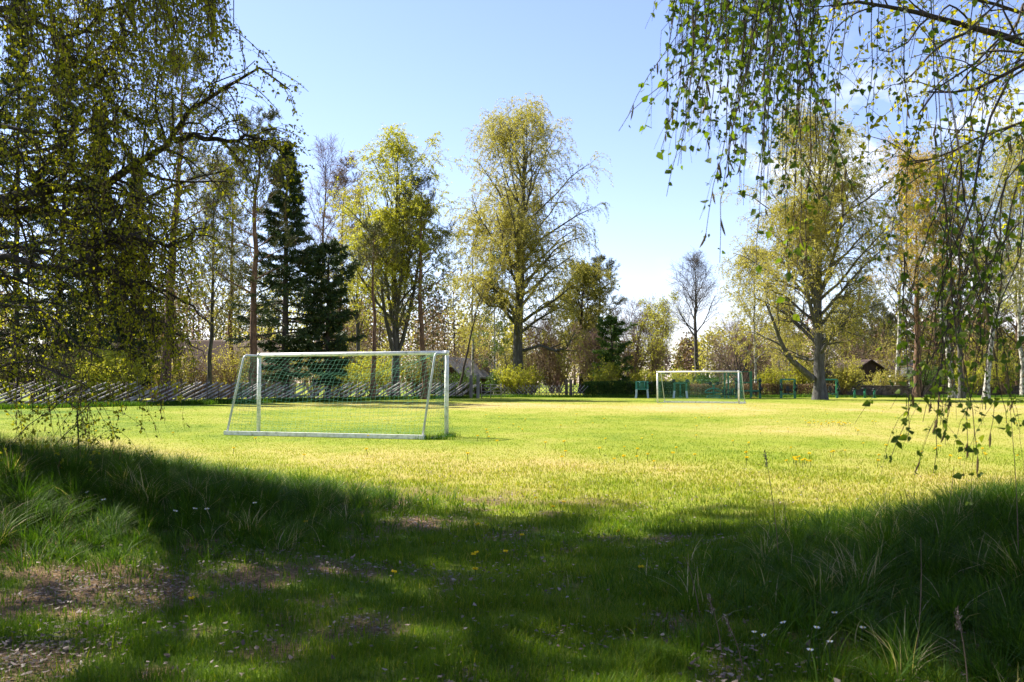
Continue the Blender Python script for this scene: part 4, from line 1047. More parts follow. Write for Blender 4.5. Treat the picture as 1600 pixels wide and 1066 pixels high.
    # bushes: (px, Y, top row, half width m, leaf, leaves per twig, label)
    B = [
        (190, 56, 553, 2.1, 'leaf_lime', 20, 'bright yellow-green bush above the fence left of the pine trunk'),
        (160, 56, 570, 1.6, 'leaf_lime', 9, 'thin yellow-green bush at the left foot of the bright one'),
        (585, 77, 560, 2.2, 'leaf_lime', 15, 'bright lime bush seen through the middle of the near goal net'),
        (535, 75, 572, 1.9, 'leaf_lime', 11, 'loose lime bush left of the brighter one behind the net'),
        (650, 80, 568, 2.2, 'leaf_olive', 10, 'olive bush behind the right half of the near goal'),
        (800, 87, 572, 1.5, 'leaf_lime', 13, 'fresh green bush growing over the lattice fence'),
        (832, 90, 580, 1.4, 'leaf_lime', 8, 'small sparse green bush right of the tallest birch'),
        (780, 88, 585, 1.2, 'leaf_green', 8, 'low dark-green bush beside the lattice gate'),
        (722, 90, 585, 1.6, 'leaf_green', 12, 'dark green bush in front of the hut gable'),
        (950, 90, 570, 1.8, 'leaf_lime', 12, 'yellow-green bush under the ivy-clad tree'),
        (1000, 92, 585, 1.8, 'leaf_lime', 10, 'low lime bush behind the leg press'),
        (1060, 93, 580, 2.2, 'leaf_lime', 8, 'lime bush behind the middle of the far goal'),
        (1100, 92, 588, 1.4, 'leaf_green', 14, 'round dark green bush behind the far goal net'),
        (1210, 92, 580, 1.6, 'leaf_lime', 8, 'yellowish bush behind the green frame'),
        (1250, 94, 572, 1.8, 'leaf_lime', 9, 'yellowish bush just left of the thick grey trunk'),
        (1318, 93, 568, 2.2, 'leaf_gold', 15, 'rounded golden bush in front of the dark shed'),
        (1370, 96, 583, 2.2, 'leaf_gold', 5, 'twiggy golden bush above the stone wall'),
        (1405, 97, 580, 2.2, 'leaf_olive', 5, 'brownish bush above the stone wall left of the pine trunk'),
        (1450, 95, 572, 2.0, 'leaf_green', 10, 'green bush in front of the wall between pine and birch'),
        (1515, 90, 570, 2.2, 'leaf_lime', 10, 'lime bush behind the right-hand birches'),
        (1570, 92, 550, 2.8, 'leaf_lime', 9, 'tall lime bush at the right edge'),
        (1630, 90, 545, 2.8, 'leaf_green', 9, 'green bush beyond the right edge'),
    ]
    for i, (px, Y, top, w, lf, nl, lab) in enumerate(B):
        bush('leafing_bush', lab, G(px, Y), HT(top, Y), w, 500 + i, leaf=lf, nl=nl, stems=18, size=0.12, group='leafing bushes around the pitch')
    # brown undergrowth behind the fence
    rng = np.random.default_rng(9)
    k = 0
    for px in list(range(-60, 720, 42)) + list(range(760, 1000, 38)) + list(range(1120, 1640, 55)):
        Y = (np.interp(px, [0, 735], [54, 92]) if px < 720 else 98) + rng.uniform(2, 9)
        top = rng.uniform(515, 555)
        bush('bare_thicket', 'brown twiggy thicket in the undergrowth behind the fence and hedge', G(px + rng.uniform(-8, 8), Y), HT(top, Y), 2.6, 600 + k, leaf=('leaf_brown', 'leaf_gold', 'leaf_olive')[k % 3], nl=(2, 6, 5)[k % 3], stems=16, size=0.13, twig=('twig_brown', 'twig_pink', 'twig_grey')[k % 3], group='brown twiggy undergrowth')
        k += 1
far_trees()

def distant_wood():
    """the wood that closes the view far behind: one mass"""
    rng = np.random.default_rng(77)
    acc = Acc()
    n = 300
    ang = rng.uniform(-0.72, 0.72, n); d = rng.uniform(128, 185, n)
    h = rng.uniform(5.5, 11, n); h *= np.where(rng.random(n) > 0.8, 1.25, 1.0)
    h *= np.where((ang > 0.08) & (ang < 0.30), 0.75, 1)
    h *= np.where(ang < -0.05, 1.5, 1)
    for i in range(n):
        c = np.array([d[i] * math.sin(ang[i]), d[i] * math.cos(ang[i]), 0.85])
        kind = rng.choice([0, 1, 2, 3, 4], p=[.26, .22, .2, .2, .12])
        TP, TR = trunk_line(h[i], 0.16, rng, n=6); acc.tubes(TP + c, TR, 4, 5)
        m = 900
        tt = rng.random(m) ** 0.8; rr = h[i] * 0.30 * np.sqrt(np.sin(np.clip(tt, 0.02, 0.98) * math.pi)) * rng.random(m) ** 0.4
        a = rng.random(m) * 6.28
        p = np.stack([np.cos(a) * rr, np.sin(a) * rr, tt * h[i] * 1.02 + 0.2], -1)
        p += (rng.normal(0, 1, (24, 3)) * h[i] * 0.05)[rng.integers(0, 24, m)]
        leaves(acc, p + c, rng.uniform(0.25, 0.6, m), rng, int(kind), rnd=np.clip(rng.normal(0.5, 0.25, m), 0, 1), aspect=0.55)
    o = acc.build('distant_wood', [M['leaf_brown'], M['leaf_olive'], M['leaf_gold'], M['needle_pine'], M['twig_pink'], M['bark_spruce']])
    tag(o, 'mixed brown and green wood far behind the houses', 'wood', kind='stuff')
distant_wood()

# ---------------------------------------------------------------- hedge, stone wall, fences
def hedge(name, label, x0, x1, Y0, Y1, hh, mats, n, seed, m_of, wood=0.5):
    rng = np.random.default_rng(seed)
    root = empty(name, (x0, Y0, float(height(np.array(x0), np.array(float(Y0))))), label, 'hedge')
    L0 = math.hypot(x1 - x0, Y1 - Y0)
    st = Acc(); fo = Acc()
    ns = int(L0 * 9)
    dirx = np.array([(x1 - x0) / L0, (Y1 - Y0) / L0, 0]); nrm = np.array([-dirx[1], dirx[0], 0])
    t = rng.random(ns) * L0; o = rng.normal(0, 0.22, ns)
    P0 = (dirx * t[:, None] + nrm * o[:, None])[:, None, :] + np.linspace(0, 1, 5)[None, :, None] * np.array([0, 0, hh * 0.9]) 
    P0[:, 1:, :] += rng.normal(0, 0.07, (ns, 4, 3)) * np.array([1, 1, 0.5])
    st.tubes(P0, np.full((ns, 5), 0.018), 4)
    P1, R1 = grow(P0, np.full((ns, 5), 0.018), 7, 0.1, 1, 0.8, 0.42, 4, rng, 0.2, 0.03, 0.5, 0.008, 0.5)
    st.tubes(P1, R1, 3)
    p = dirx * (rng.random(n) * L0)[:, None]
    top = hh * (0.90 + 0.22 * fbm(p[:, 0] * 0.8 + p[:, 1], p[:, 1] * 0.3, seed))
    z = rng.random(n) ** 0.75 * top
    oo = rng.uniform(-1, 1, n); oo = np.sign(oo) * np.abs(oo) ** 0.45 * 0.42
    p = p + nrm * oo[:, None]; p[:, 2] = z
    leaves(fo, p, rng.uniform(0.06, 0.14, n), rng, 0, rnd=np.clip(rng.normal(0.45, 0.25, n), 0, 1))
    st.build('stems', M['twig_brown'] if wood else M['bark_dark'], root); fo.build('foliage', mats, root)
hedge('clipped_hedge', 'dark green clipped hedge behind the leg press, left of the far goal', P(912, 600, 88)[0], P(1075, 600, 90)[0], 88, 90, 1.35, M['leaf_green'], 26000, 1, 0, 0)
hedge('clipped_hedge', 'brown half-bare hedge behind the gym machines, from the far goal to the stone wall', P(1075, 600, 90)[0], P(1300, 600, 92)[0], 90.2, 92, 1.15, M['leaf_brown'], 15000, 2, 0, 1)

def stone_wall():
    rng = np.random.default_rng(4)
    x0, x1, Y = P(1302, 600, 93)[0], P(1700, 600, 93)[0], 93.0
    g = float(height(np.array(x0), np.array(Y)))
    acc = Acc()
    acc.box((x0, Y + 0.06, g - 0.2), (x1, Y + 0.55, g + 0.86))
    z = 0.0
    while z < 0.88:
        h_ = rng.uniform(0.13, 0.22); x = x0
        while x < x1:
            w = rng.uniform(0.22, 0.6); j = rng.uniform(0, 0.07)
            a = np.array((x + .012, Y - j, g + z + .01)); b = np.array((x + w - .012, Y + 0.3, g + z + h_ - .01))
            acc.box(a, b); 
            acc.v[-1] += rng.normal(0, 0.012, (8, 3)).astype(np.float32)
            x += w
        z += h_
    o = acc.build('stone_wall', M['stone'])
    tag(o, 'low dark stone wall behind the three short posts, running to the right edge', 'wall')
stone_wall()

def roundpole_fence():
    rng = np.random.default_rng(14)
    A = np.array([-26.0, 46.0, 0]); B = np.array([P(735, 600, 81)[0], 81.0, 0])
    Ln = np.linalg.norm(B - A); d = (B - A) / Ln; n = np.array([-d[1], d[0], 0])
    root = empty('roundpole_fence', tuple(A), 'long roundpole fence of slanting grey rails between thin stakes, left side of the pitch', 'fence')
    k = 46
    for i in range(k):
        t = (i + 0.5) * Ln / k + rng.normal(0, 0.06)
        acc = Acc()
        for s in (-1, 1):
            b = d * t + n * 0.10 * s; hh = rng.uniform(1.25, 1.6)
            tip = b + np.array([rng.normal(0, .05), rng.normal(0, .05), hh])
            acc.rod([b - np.array([0, 0, .1]), (b + tip) / 2 + rng.normal(0, .012, 3), tip], [0.030, .027, .020], 6)
        for z in (0.45, 0.85):          # withy ties
            c = d * t + np.array([0, 0, z + rng.normal(0, .05)])
            acc.rod([c + n * 0.13, c + d * 0.035, c - n * 0.13, c - d * 0.035, c + n * 0.13], 0.009, 4, caps=False)
        acc.build('stake_pair', M['stake_wood'], root)
    nr = 74
    ang = math.radians(23)
    for i in range(nr):
        if rng.random() < 0.05: continue
        t = (i + 0.5) * Ln / nr - 1.3 + rng.normal(0, 0.05)
        a_ = ang + rng.normal(0, 0.035)
        L_ = rng.uniform(2.7, 3.5)
        z0 = 0.06 + abs(rng.normal(0, .05))
        b = d * t + np.array([0, 0, z0]) + n * rng.normal(0, .02)
        e = b + d * math.cos(a_) * L_ + np.array([0, 0, min(math.sin(a_) * L_, 1.30 - z0)])
        r = rng.uniform(0.042, 0.065)
        acc = Acc(); acc.rod([b, (b + e) / 2 + rng.normal(0, .015, 3), e], [r, r * .95, r * .8], 7)
        acc.build('rail', M['rail_wood'], root)
    # further lattice stretch beyond the gate
    A2 = np.array([P(783, 600, 86)[0], 86.0, 0]); B2 = np.array([P(912, 600, 87.5)[0], 87.5, 0])
    L2 = np.linalg.norm(B2 - A2); d = (B2 - A2) / L2; n = np.array([-d[1], d[0], 0])
    root = empty('lattice_fence', tuple(A2), 'low fence of crossed slanting poles right of the gate, behind the lawn', 'fence')
    for i in range(12):
        t = (i + .5) * L2 / 12
        acc = Acc(); acc.rod([d * t, d * t + np.array([0, 0, 1.25 + rng.normal(0, .05)])], 0.035, 6); acc.build('post', M['stake_wood'], root)
    for i in range(46):
        t = (i + .5) * L2 / 46
        s = 1 if i % 2 else -1
        b = d * t + n * 0.05 * s - d * s * .4 + np.array([0, 0, .08]); e = b + d * s * 0.9 + np.array([0, 0, .95 + rng.normal(0, .05)])
        acc = Acc(); acc.rod([b, e], 0.024, 6); acc.build('pole', M['rail_wood'], root)
    # gate posts
    for px, Y, h_, lab in ((736, 80.5, 1.95, 'left post of the grey pair where the roundpole fence ends'), (747, 79.5, 1.98, 'right post of the grey pair where the roundpole fence ends'), (885, 86.5, 1.6, 'dark left post of the pair near the end of the pole fence'), (892, 86, 1.6, 'brown right post of the pair near the end of the pole fence')):
        acc = Acc(); p = G(px, Y); w = 0.13
        acc.box((-w, -w, -.1), (w, w, h_ - .06)); acc.add(np.array([(-w, -w, h_ - .06), (w, -w, h_ - .06), (w, w, h_ - .06), (-w, w, h_ - .06), (-w*.7, -w*.7, h_), (w*.7, -w*.7, h_), (w*.7, w*.7, h_), (-w*.7, w*.7, h_)]), [(0, 1, 5, 4), (1, 2, 6, 5), (2, 3, 7, 6), (3, 0, 4, 7), (4, 5, 6, 7)], smooth=False)
        o = acc.build('gate_post', M['post_wood'] if px < 800 else M['stake_wood']); o.location = p
        tag(o, lab, 'post', 'square gate posts')
    # grey pole gate
    gp = G(750, 79.8); root = empty('wooden_gate', gp, 'grey wooden pole gate right of the tall post pair', 'gate')
    W = P(783, 600, 82)[0] - gp[0]
    for z in (.25, .55, .85, 1.1):
        acc = Acc(); acc.rod([(0.1, 0, z), (W, 2.0, z + .02)], .035, 6); acc.build('rail', M['post_wood'], root)
    acc = Acc(); acc.rod([(0.1, -.06, .2), (W, 1.9, 1.1)], .035, 6); acc.build('brace', M['post_wood'], root)
    for t in (0.12, W * .5, W): 
        acc = Acc(); acc.rod([(t, t / W * 2 - .05, 0), (t, t / W * 2 - .05, 1.2)], .04, 6); acc.build('upright', M['post_wood'], root)
roundpole_fence()

# ---------------------------------------------------------------- goals
def make_goal(name, loc, rz, label, side):
    """goal in its own axes: x along the line, y = depth behind the line"""
    root = empty(name, loc, label, 'goal', 'football goals', rz)
    W, H_, D, DT = 5.2, 2.0, 1.25, 0.72
    h = W / 2; r = 0.05
    for s in (-1, 1):
        a = Acc(); a.rod([(s * h, 0, -0.02), (s * h, 0, H_ - 0.05)], r, 14); a.rod([(s * h, 0, H_ - .11), (s * h, 0, H_ + .002)], r * 1.12, 14); a.build('post', M['white_paint'], root)
    a = Acc(); a.rod([(-h - .02, 0, H_ - .05), (h + .02, 0, H_ - .05)], r, 14); a.build('crossbar', M['white_paint'], root)
    for s in (-1, 1):
        pts = [(s * h, 0.03, H_ - .07), (s * h, DT * .7, H_ - .07)]
        for k in range(6):
            t = k / 5 * math.pi / 2.4
            pts.append((s * h, DT * .7 + 0.16 * math.sin(t), H_ - .07 - 0.16 * (1 - math.cos(t))))
        pts.append((s * h, D, 0.06))
        a = Acc(); a.rod(pts, 0.026, 8); a.build('stanchion', M['aluminium'], root)
        a = Acc(); a.beam((s * h, 0.02, 0.012), (s * h, D - .05, 0.012), 0.04, 0.03); a.build('side_bar', M['aluminium'], root)
    a = Acc(); a.beam((-h - .04, D, 0.055), (h + .04, D, 0.055), 0.11, 0.09)
    a.beam((-h - .05, D, 0.055), (-h - .04, D, 0.055), .12, .10); a.beam((h + .04, D, 0.055), (h + .05, D, 0.055), .12, .10)
    a.build('ground_bar', M['white_paint'], root)
    # net: back and roof sheet hanging from the crossbar to the ground bar, sagging
    net = Acc(); rn = 0.0021
    U = 44; V = 25
    uu = np.linspace(-1, 1, U); vv = np.linspace(0, 1, V)
    uu2, vv2 = np.meshgrid(uu, vv, indexing='ij')
    rng = np.random.default_rng(8)
    # profile from the crossbar: back and down
    sideness = np.abs(uu2) ** 2.5
    y0 = np.interp(vv2, [0, .2, .35, 1], [0.02, DT, DT + .14, D])
    z0 = np.interp(vv2, [0, .2, .35, 1], [H_ - .08, H_ - .10, H_ - .42, 0.08])
    ys = np.interp(vv2, [0, .2, .5, .8, 1], [0.02, .38, .80, 1.08, D])
    zs = np.interp(vv2, [0, .2, .5, .8, 1], [H_ - .10, H_ - .42, H_ - 1.02, H_ - 1.65, 0.08])
    y = y0 * sideness + ys * (1 - sideness); z = z0 * sideness + zs * (1 - sideness)
    x = uu2 * h + rng.normal(0, .008, uu2.shape); y = y + rng.normal(0, .01, y.shape); z = z + rng.normal(0, .008, z.shape)
    z += (0.07 * np.sin(uu2 * 5 + vv2 * 3) + 0.05 * np.sin(uu2 * 11 + 1)) * vv2 * (1 - vv2) * 2 - 0.16 * (1 - uu2 ** 2) * np.exp(-((vv2 - 0.16) / 0.1) ** 2); x += 0.10 * np.sin(vv2 * 4) * (1 - uu2 ** 2)
    z = np.maximum(z, 0.03)
    S = np.stack([x, y, z], -1)
    net.tubes(S, np.full((U, V), rn), 3); net.tubes(S.transpose(1, 0, 2), np.full((V, U), rn), 3)
    for s in (-1, 1):
        # side sheets
        nv, ny = 18, 10
        Z = np.linspace(0.05, H_ - .1, nv)
        wd = np.interp(Z, [0, H_ - .35, H_], [D, DT + .1, DT])
        T = np.linspace(0, 1, ny)
        gy = wd[:, None] * T[None, :]; gz = Z[:, None] + rng.normal(0, .012, (nv, ny)); gx = s * h + 0.05 * s * np.sin(T[None, :] * math.pi) * np.sin(Z[:, None]) + rng.normal(0, .008, (nv, ny))
        S = np.stack([gx, gy, gz], -1)
        net.tubes(S, np.full((nv, ny), rn), 3); net.tubes(S.transpose(1, 0, 2), np.full((ny, nv), rn), 3)
    # slack hem on the grass outside the open side
    tt = np.linspace(0, 1, 16)
    for kx in range(7):
        b = np.stack([side * h + side * 0.24 * tt ** 2.2 + 0 * tt, 0.02 + kx * .09 + 0 * tt, 1.1 * (1 - tt) + 0.03], -1)
        net.tubes(b, np.full(16, rn), 3)
    for kz in range(6):
        z_ = 0.05 + kz * .13; xx = 0.24 * (1 - z_ / 1.1) ** 2.2
        net.rod([(side * (h + xx), 0.0, z_), (side * (h + xx), 0.56, z_)], rn, 3)
    net.build('net', M['net_green'], root)
    return root
gl, gr = np.array([-6.38, 24.23]), np.array([-1.52, 22.37])
c = (gl + gr) / 2
rzn = math.atan2(gl[1] - gr[1], gl[0] - gr[0])         # own +y must point towards the viewer
g1 = make_goal('football_goal', (c[0], c[1], float(height(c[0], c[1]))), rzn, 'near white goal seen from behind with a sagging green net', -1)
g2 = g1.copy(); COL.objects.link(g2)
for ch in list(g1.children):
    o = ch.copy(); COL.objects.link(o); o.parent = g2
gl2, gr2 = np.array([9.15, 60.6]), np.array([13.7, 58.0])
c2 = (gl2 + gr2) / 2
g2.location = (c2[0], c2[1], 0.0); g2.rotation_euler = (0, 0, math.atan2(gr2[1] - gl2[1], gr2[0] - gl2[0]))
g2['label'] = 'far white goal with its mouth towards the viewer, in front of the green gym machines'

# ---------------------------------------------------------------- outdoor gym
def gym(name, px, label, build, Y=80.0, rz=0.0, cat='exercise machine'):
    root = empty(name, G(px, Y), label, cat, 'green outdoor gym machines', rz)
    build(root)
    return root
def part(root, name, mat, *shapes):
    a = Acc()
    for s in shapes:
        if s[0] == 'rod': a.rod(s[1], s[2] * 1.25, 8)
        elif s[0] == 'box': a.box(s[1], s[2])
        elif s[0] == 'beam': a.beam(s[1], s[2], s[3] * 1.15, s[4] * 1.15)
        elif s[0] == 'disc':       # wheel facing the viewer
            c_, rr_, w_ = s[1], s[2], s[3]; a.rod([(c_[0], c_[1] - w_, c_[2]), (c_[0], c_[1] + w_, c_[2])], rr_, 14)
    return a.build(name, M[mat], root)
def surfer(root):
    for s in (-1, 1):
        part(root, 'leg', 'gym_pale', ('beam', (s * .5, 0, 0), (s * .44, 0, .78), .13, .11))
        part(root, 'upright', 'gym_teal', ('beam', (s * .46, 0, .76), (s * .46, 0, 1.42), .14, .12))
    part(root, 'seat', 'gym_teal', ('box', (-.40, -.25, .70), (.40, .25, .80)))
    part(root, 'backrest', 'gym_green', ('box', (-.30, .05, .82), (.30, .12, 1.30)))
    part(root, 'crossbar', 'gym_teal', ('rod', [(-.46, 0, 1.36), (.46, 0, 1.36)], .04), ('rod', [(-.2, -.3, .8), (-.2, -.3, 1.35)], .03), ('rod', [(.2, -.3, .8), (.2, -.3, 1.35)], .03))
    part(root, 'handlebar', 'gym_black', ('rod', [(.46, -.1, 1.2), (.85, -.15, 1.28)], .035))
def walker(root):
    for s in (-1, 1):
        part(root, 'leg', 'gym_pale', ('beam', (s * .56, 0, 0), (s * .50, 0, .62), .13, .12))
        part(root, 'upright', 'gym_green', ('beam', (s * .50, 0, .60), (s * .50, 0, 1.34), .12, .12))
        part(root, 'wheel', 'gym_black', ('disc', (s * .56, -.06, 1.44), .15, .05), ('rod', [(s * .56, -.06, 1.40), (s * .80, -.1, 1.34)], .04))
    part(root, 'crossbar', 'gym_green', ('box', (-.5, -.05, 1.20), (.5, .05, 1.31)))
    part(root, 'footplate', 'gym_green', ('box', (-.12, -.3, .1), (.12, .3, .18)), ('rod', [(0, 0, .1), (0, 0, 1.2)], .04))
def rower(root):
    part(root, 'base', 'gym_green', ('box', (-.6, -.2, .04), (.6, .2, .12)), ('box', (-.5, -.16, .18), (.5, .16, .25)), ('rod', [(-.5, 0, .0), (-.5, 0, .2)], .05), ('rod', [(.5, 0, .0), (.5, 0, .2)], .05))
    part(root, 'hoop', 'gym_teal', ('rod', [(-.74, 0, .5), (-.6, 0, .66), (-.4, 0, .74), (-.15, 0, .82), (.15, 0, .82), (.4, 0, .74), (.6, 0, .66), (.74, 0, .5), (.6, 0, .45), (-.6, 0, .45), (-.74, 0, .5)], .04))
    part(root, 'column', 'gym_green', ('rod', [(0, 0, .2), (0, 0, 1.12)], .06), ('rod', [(-.26, 0, 1.22), (0, 0, 1.0), (.26, 0, 1.22)], .035))
    for s in (-1, 1): part(root, 'seat', 'gym_black', ('disc', (s * .30, -.1, 1.22), .14, .07), ('rod', [(s * .3, 0, 1.22), (s * .72, 0, 1.26)], .03))
def posts_with_rungs(root):
    for x in (-.20, .10): part(root, 'tall_post', 'gym_green', ('beam', (x, 0, 0), (x, 0, 2.25), .11, .11))
    part(root, 'short_post', 'gym_green', ('beam', (1.15, 0, 0), (1.15, 0, 2.0), .10, .10))
    part(root, 'crossbar', 'gym_green', ('rod', [(-.2, 0, 2.15), (1.15, 0, 1.98)], .03))
    part(root, 'pedal_unit', 'gym_black', ('disc', (-.3, -.12, .52), .2, .05), ('disc', (.35, -.12, .42), .2, .05), ('rod', [(-.5, -.1, .3), (.7, -.1, .3)], .05), ('rod', [(-.45, -.1, .75), (.55, -.1, .62)], .04))
    part(root, 'saddle', 'gym_green', ('box', (-.4, -.3, .82), (-.1, .0, .90)), ('box', (.25, -.3, .72), (.6, .0, .80)), ('rod', [(-.25, -.15, .3), (-.25, -.15, .84)], .035), ('rod', [(.4, -.15, .3), (.4, -.15, .74)], .035))
def double_station(root):
    for x in (-1.05, .92): part(root, 'upright', 'gym_green', ('beam', (x, 0, 0), (x, 0, 1.66), .15, .13))
    part(root, 'tall_post', 'gym_green', ('beam', (.18, 0, 0), (.18, 0, 2.25), .17, .15))
    part(root, 'top_bar', 'gym_green', ('rod', [(-1.7, 0, 2.2), (.18, 0, 2.2)], .028))
    part(root, 'crossbar', 'gym_green', ('box', (-1.0, -.05, 1.24), (.2, .05, 1.36)), ('box', (-.95, -.05, .56), (.85, .05, .68)), ('rod', [(.2, 0, 1.5), (.92, 0, 1.5)], .035))
    for s in (-1, 1): part(root, 'weight_arm', 'gym_black', ('disc', (-.05 + s * 1.0, -.15, .78), .16, .07), ('rod', [(-.05 + s * 1.0, -.12, .4), (-.05 + s * 1.0, -.12, 1.2)], .045), ('disc', (-.05 + s * .95, -.15, 1.42), .13, .08))
    part(root, 'seat', 'gym_black', ('box', (-.75, -.35, .50), (-.30, .0, .56)), ('box', (.35, -.35, .50), (.75, .0, .56)), ('rod', [(-.5, -.15, 0), (-.5, -.15, .5)], .04), ('rod', [(.55, -.15, 0), (.55, -.15, .5)], .04))
def frame_station(root):
    for s in (-1, 1):
        part(root, 'upright', 'gym_green', ('beam', (s * .57, 0, 0), (s * .57, 0, 1.58), .15, .13))
        part(root, 'grip_arm', 'gym_black', ('rod', [(s * .57, -.1, 1.28), (s * .70, -.25, .98), (s * .66, -.25, .62)], .04), ('disc', (s * .62, -.18, .72), .12, .05))
    part(root, 'top_bar', 'gym_teal', ('box', (-.57, -.07, 1.50), (.57, .07, 1.62)))
    part(root, 'lower_bar', 'gym_green', ('box', (-.5, -.06, .30), (.5, .06, .40)))
    part(root, 'seat', 'gym_black', ('box', (-.18, -.3, .62), (.18, .05, .70)), ('box', (-.12, .0, .70), (.12, .05, 1.0)), ('rod', [(0, -.05, .35), (0, -.05, .62)], .04))
gym('leg_press', 1003, 'teal machine on two pale legs standing alone left of the far goal', surfer)
gym('walking_trainer', 1063, 'green machine on two pale legs with round ends, behind the far goal', walker)
gym('rowing_machine', 1115, 'low green machine with an oval hoop behind the right part of the far goal', rower)
gym('pedal_station', 1136, 'slim twin green posts with pedals behind the right post of the far goal', posts_with_rungs)
gym('training_station', 1170, 'large green station with one taller middle post, just right of the far goal', double_station)
gym('chest_press', 1231, 'green portal frame with a seat standing alone left of the thick grey trunk', frame_station)
gym('chest_press', 1297, 'green portal frame half hidden behind the thick grey trunk', frame_station, 81)
def short_post(px, label, hh, saddle):
    root = empty('step_post', G(px, 81), label, 'exercise post', 'short dark green posts')
    part(root, 'post', 'gym_green', ('rod', [(0, 0, 0), (0, 0, hh)], .075), ('rod', [(0, 0, 0), (0, 0, .03)], .16))
    if saddle: part(root, 'top_plate', 'gym_black', ('rod', [(0, 0, hh), (0, 0, hh + .07)], .22))
    else: part(root, 'cap', 'gym_black', ('rod', [(0, 0, hh), (0, 0, hh + .1)], .11), ('rod', [(-.18, 0, hh - .1), (.18, 0, hh - .02)], .04))
short_post(1335, 'left one of three short dark green posts in front of the stone wall', .70, False)
short_post(1351, 'middle and widest-topped of three short dark green posts in front of the stone wall', .78, True)
short_post(1366, 'right one of three short dark green posts in front of the stone wall', .70, False)
a = Acc(); a.rod([(0, 0, 0), (0, 0, .12), (0, 0, .16)], [.22, .2, .1], 12); o = a.build('yellow_marker', M['yellow_plastic']); o.location = G(1178, 78); tag(o, 'small yellow marker on the grass at the foot of the training station', 'marker')

# ---------------------------------------------------------------- buildings
def house(name, label, loc, W, D_, hw, hr, wall, roof, rz=0.0, gable=None, windows=(), door=None, over=0.35, cat='house', chimney=None, along='x'):
    """gable ends face -y; ridge runs along y"""
    root = empty(name, loc, label, cat, None, rz)
    a = Acc(); a.box((-W / 2, -D_ / 2, -.3), (W / 2, D_ / 2, hw)); a.build('wall', M[wall], root)
    w = W / 2
    for y, y2 in ((-D_ / 2 + .01, -D_ / 2 + .16), (D_ / 2 - .01, D_ / 2 - .16)):
        a = Acc(); a.add([(-w, y, hw), (w, y, hw), (0.001, y, hw + hr), (-0.001, y, hw + hr), (-w, y2, hw), (w, y2, hw), (0.001, y2, hw + hr), (-0.001, y2, hw + hr)], [(0, 1, 2, 3), (4, 5, 6, 7), (0, 1, 5, 4), (1, 2, 6, 5), (3, 0, 4, 7), (2, 3, 7, 6)], smooth=False)
        a.build('gable', M[gable or wall], root)
    a = Acc(); e = over; s = hr / w; t = .14
    for k in (-1, 1):
        x0, z0 = k * (w + e), hw - e * s; y0, y1 = -D_ / 2 - e, D_ / 2 + e
        v = [(x0, y0, z0), (x0, y1, z0), (0, y1, hw + hr), (0, y0, hw + hr), (x0, y0, z0 + t), (x0, y1, z0 + t), (0, y1, hw + hr + t), (0, y0, hw + hr + t)]
        a.add(v, [(0, 1, 2, 3), (4, 5, 6, 7), (0, 1, 5, 4), (0, 3, 7, 4), (1, 2, 6, 5)], smooth=False)
    r = a.build('roof', M[roof], root)
    if chimney: 
        a = Acc(); x, y, hh = chimney; a.box((x - .25, y - .25, hw + hr * .5), (x + .25, y + .25, hw + hr + hh)); a.box((x - .3, y - .3, hw + hr + hh), (x + .3, y + .3, hw + hr + hh + .08)); a.build('chimney', M['stone'], r)
    for (x, z, ww, wh) in windows:
        a = Acc(); y = -D_ / 2
        for (xa, xb, za, zb) in ((x - ww / 2 - .06, x + ww / 2 + .06, z + wh / 2, z + wh / 2 + .08), (x - ww / 2 - .06, x + ww / 2 + .06, z - wh / 2 - .08, z - wh / 2), (x - ww / 2 - .06, x - ww / 2, z - wh / 2, z + wh / 2), (x + ww / 2, x + ww / 2 + .06, z - wh / 2, z + wh / 2), (x - .02, x + .02, z - wh / 2, z + wh / 2)):
            a.box((xa, y - .05, za), (xb, y + .02, zb))
        f = a.build('window', M['white_wall'], root)
        a = Acc(); a.box((x - ww / 2, y - .02, z - wh / 2), (x + ww / 2, y + .01, z + wh / 2)); a.build('pane', M['glass_dark'], f)
    if door:
        x, ww, wh = door; a = Acc(); a.box((x - ww / 2, -D_ / 2 - .04, 0), (x + ww / 2, -D_ / 2 + .02, wh)); dd = a.build('door', M['glass_dark'], root)
        a = Acc(); a.rod([(x + ww * .35, -D_ / 2 - .09, 1.0), (x + ww * .35, -D_ / 2 - .09, 1.12)], .02, 6); a.build('handle', M['aluminium'], dd)
    return root
house('house', 'house with a white gable and brown roof half hidden behind the big pine trunk', G(228, 84), 6.0, 13, 2.5, 2.4, 'pale_wall', 'roof_brown', rz=math.radians(-62), gable='white_wall', windows=((0, 1.5, 1.2, 1.1), (-1.8, 1.5, .9, 1.1)), chimney=(0.4, 2, .9))
house('house', 'long low house with a brown roof behind the left side of the near goal', G(340, 92), 8.0, 13, 2.6, 2.6, 'pale_wall', 'roof_brown', rz=math.radians(90), windows=((0, 1.5, 1.4, 1.1),))
house('hut', 'small hut with a dark gable and pale grey roof behind the leaning trunk', G(728, 100), 4.2, 7.5, 1.9, 1.7, 'dark_wood', 'roof_grey', rz=math.radians(-32), over=.4, door=(0.4, .9, 1.8), windows=((-1.2, 1.1, .7, .6),), cat='hut')
house('shed', 'dark brown gabled shed behind the golden bush and stone wall', G(1335, 106), 5.6, 6, 1.7, 1.7, 'dark_wood', 'dark_wood', rz=math.radians(12), over=.4, windows=((0.8, .9, .8, .7),), door=(-1.2, .9, 1.6), cat='shed')
house('shed', 'smaller dark shed right of the gabled one, its roof edge catching the light', G(1392, 110), 5.0, 5, 1.8, 1.6, 'dark_wood', 'roof_grey', rz=math.radians(60), over=.3, cat='shed')
a = Acc(); x0 = P(1390, 590, 98)[0]; x1 = P(1424, 590, 98)[0]
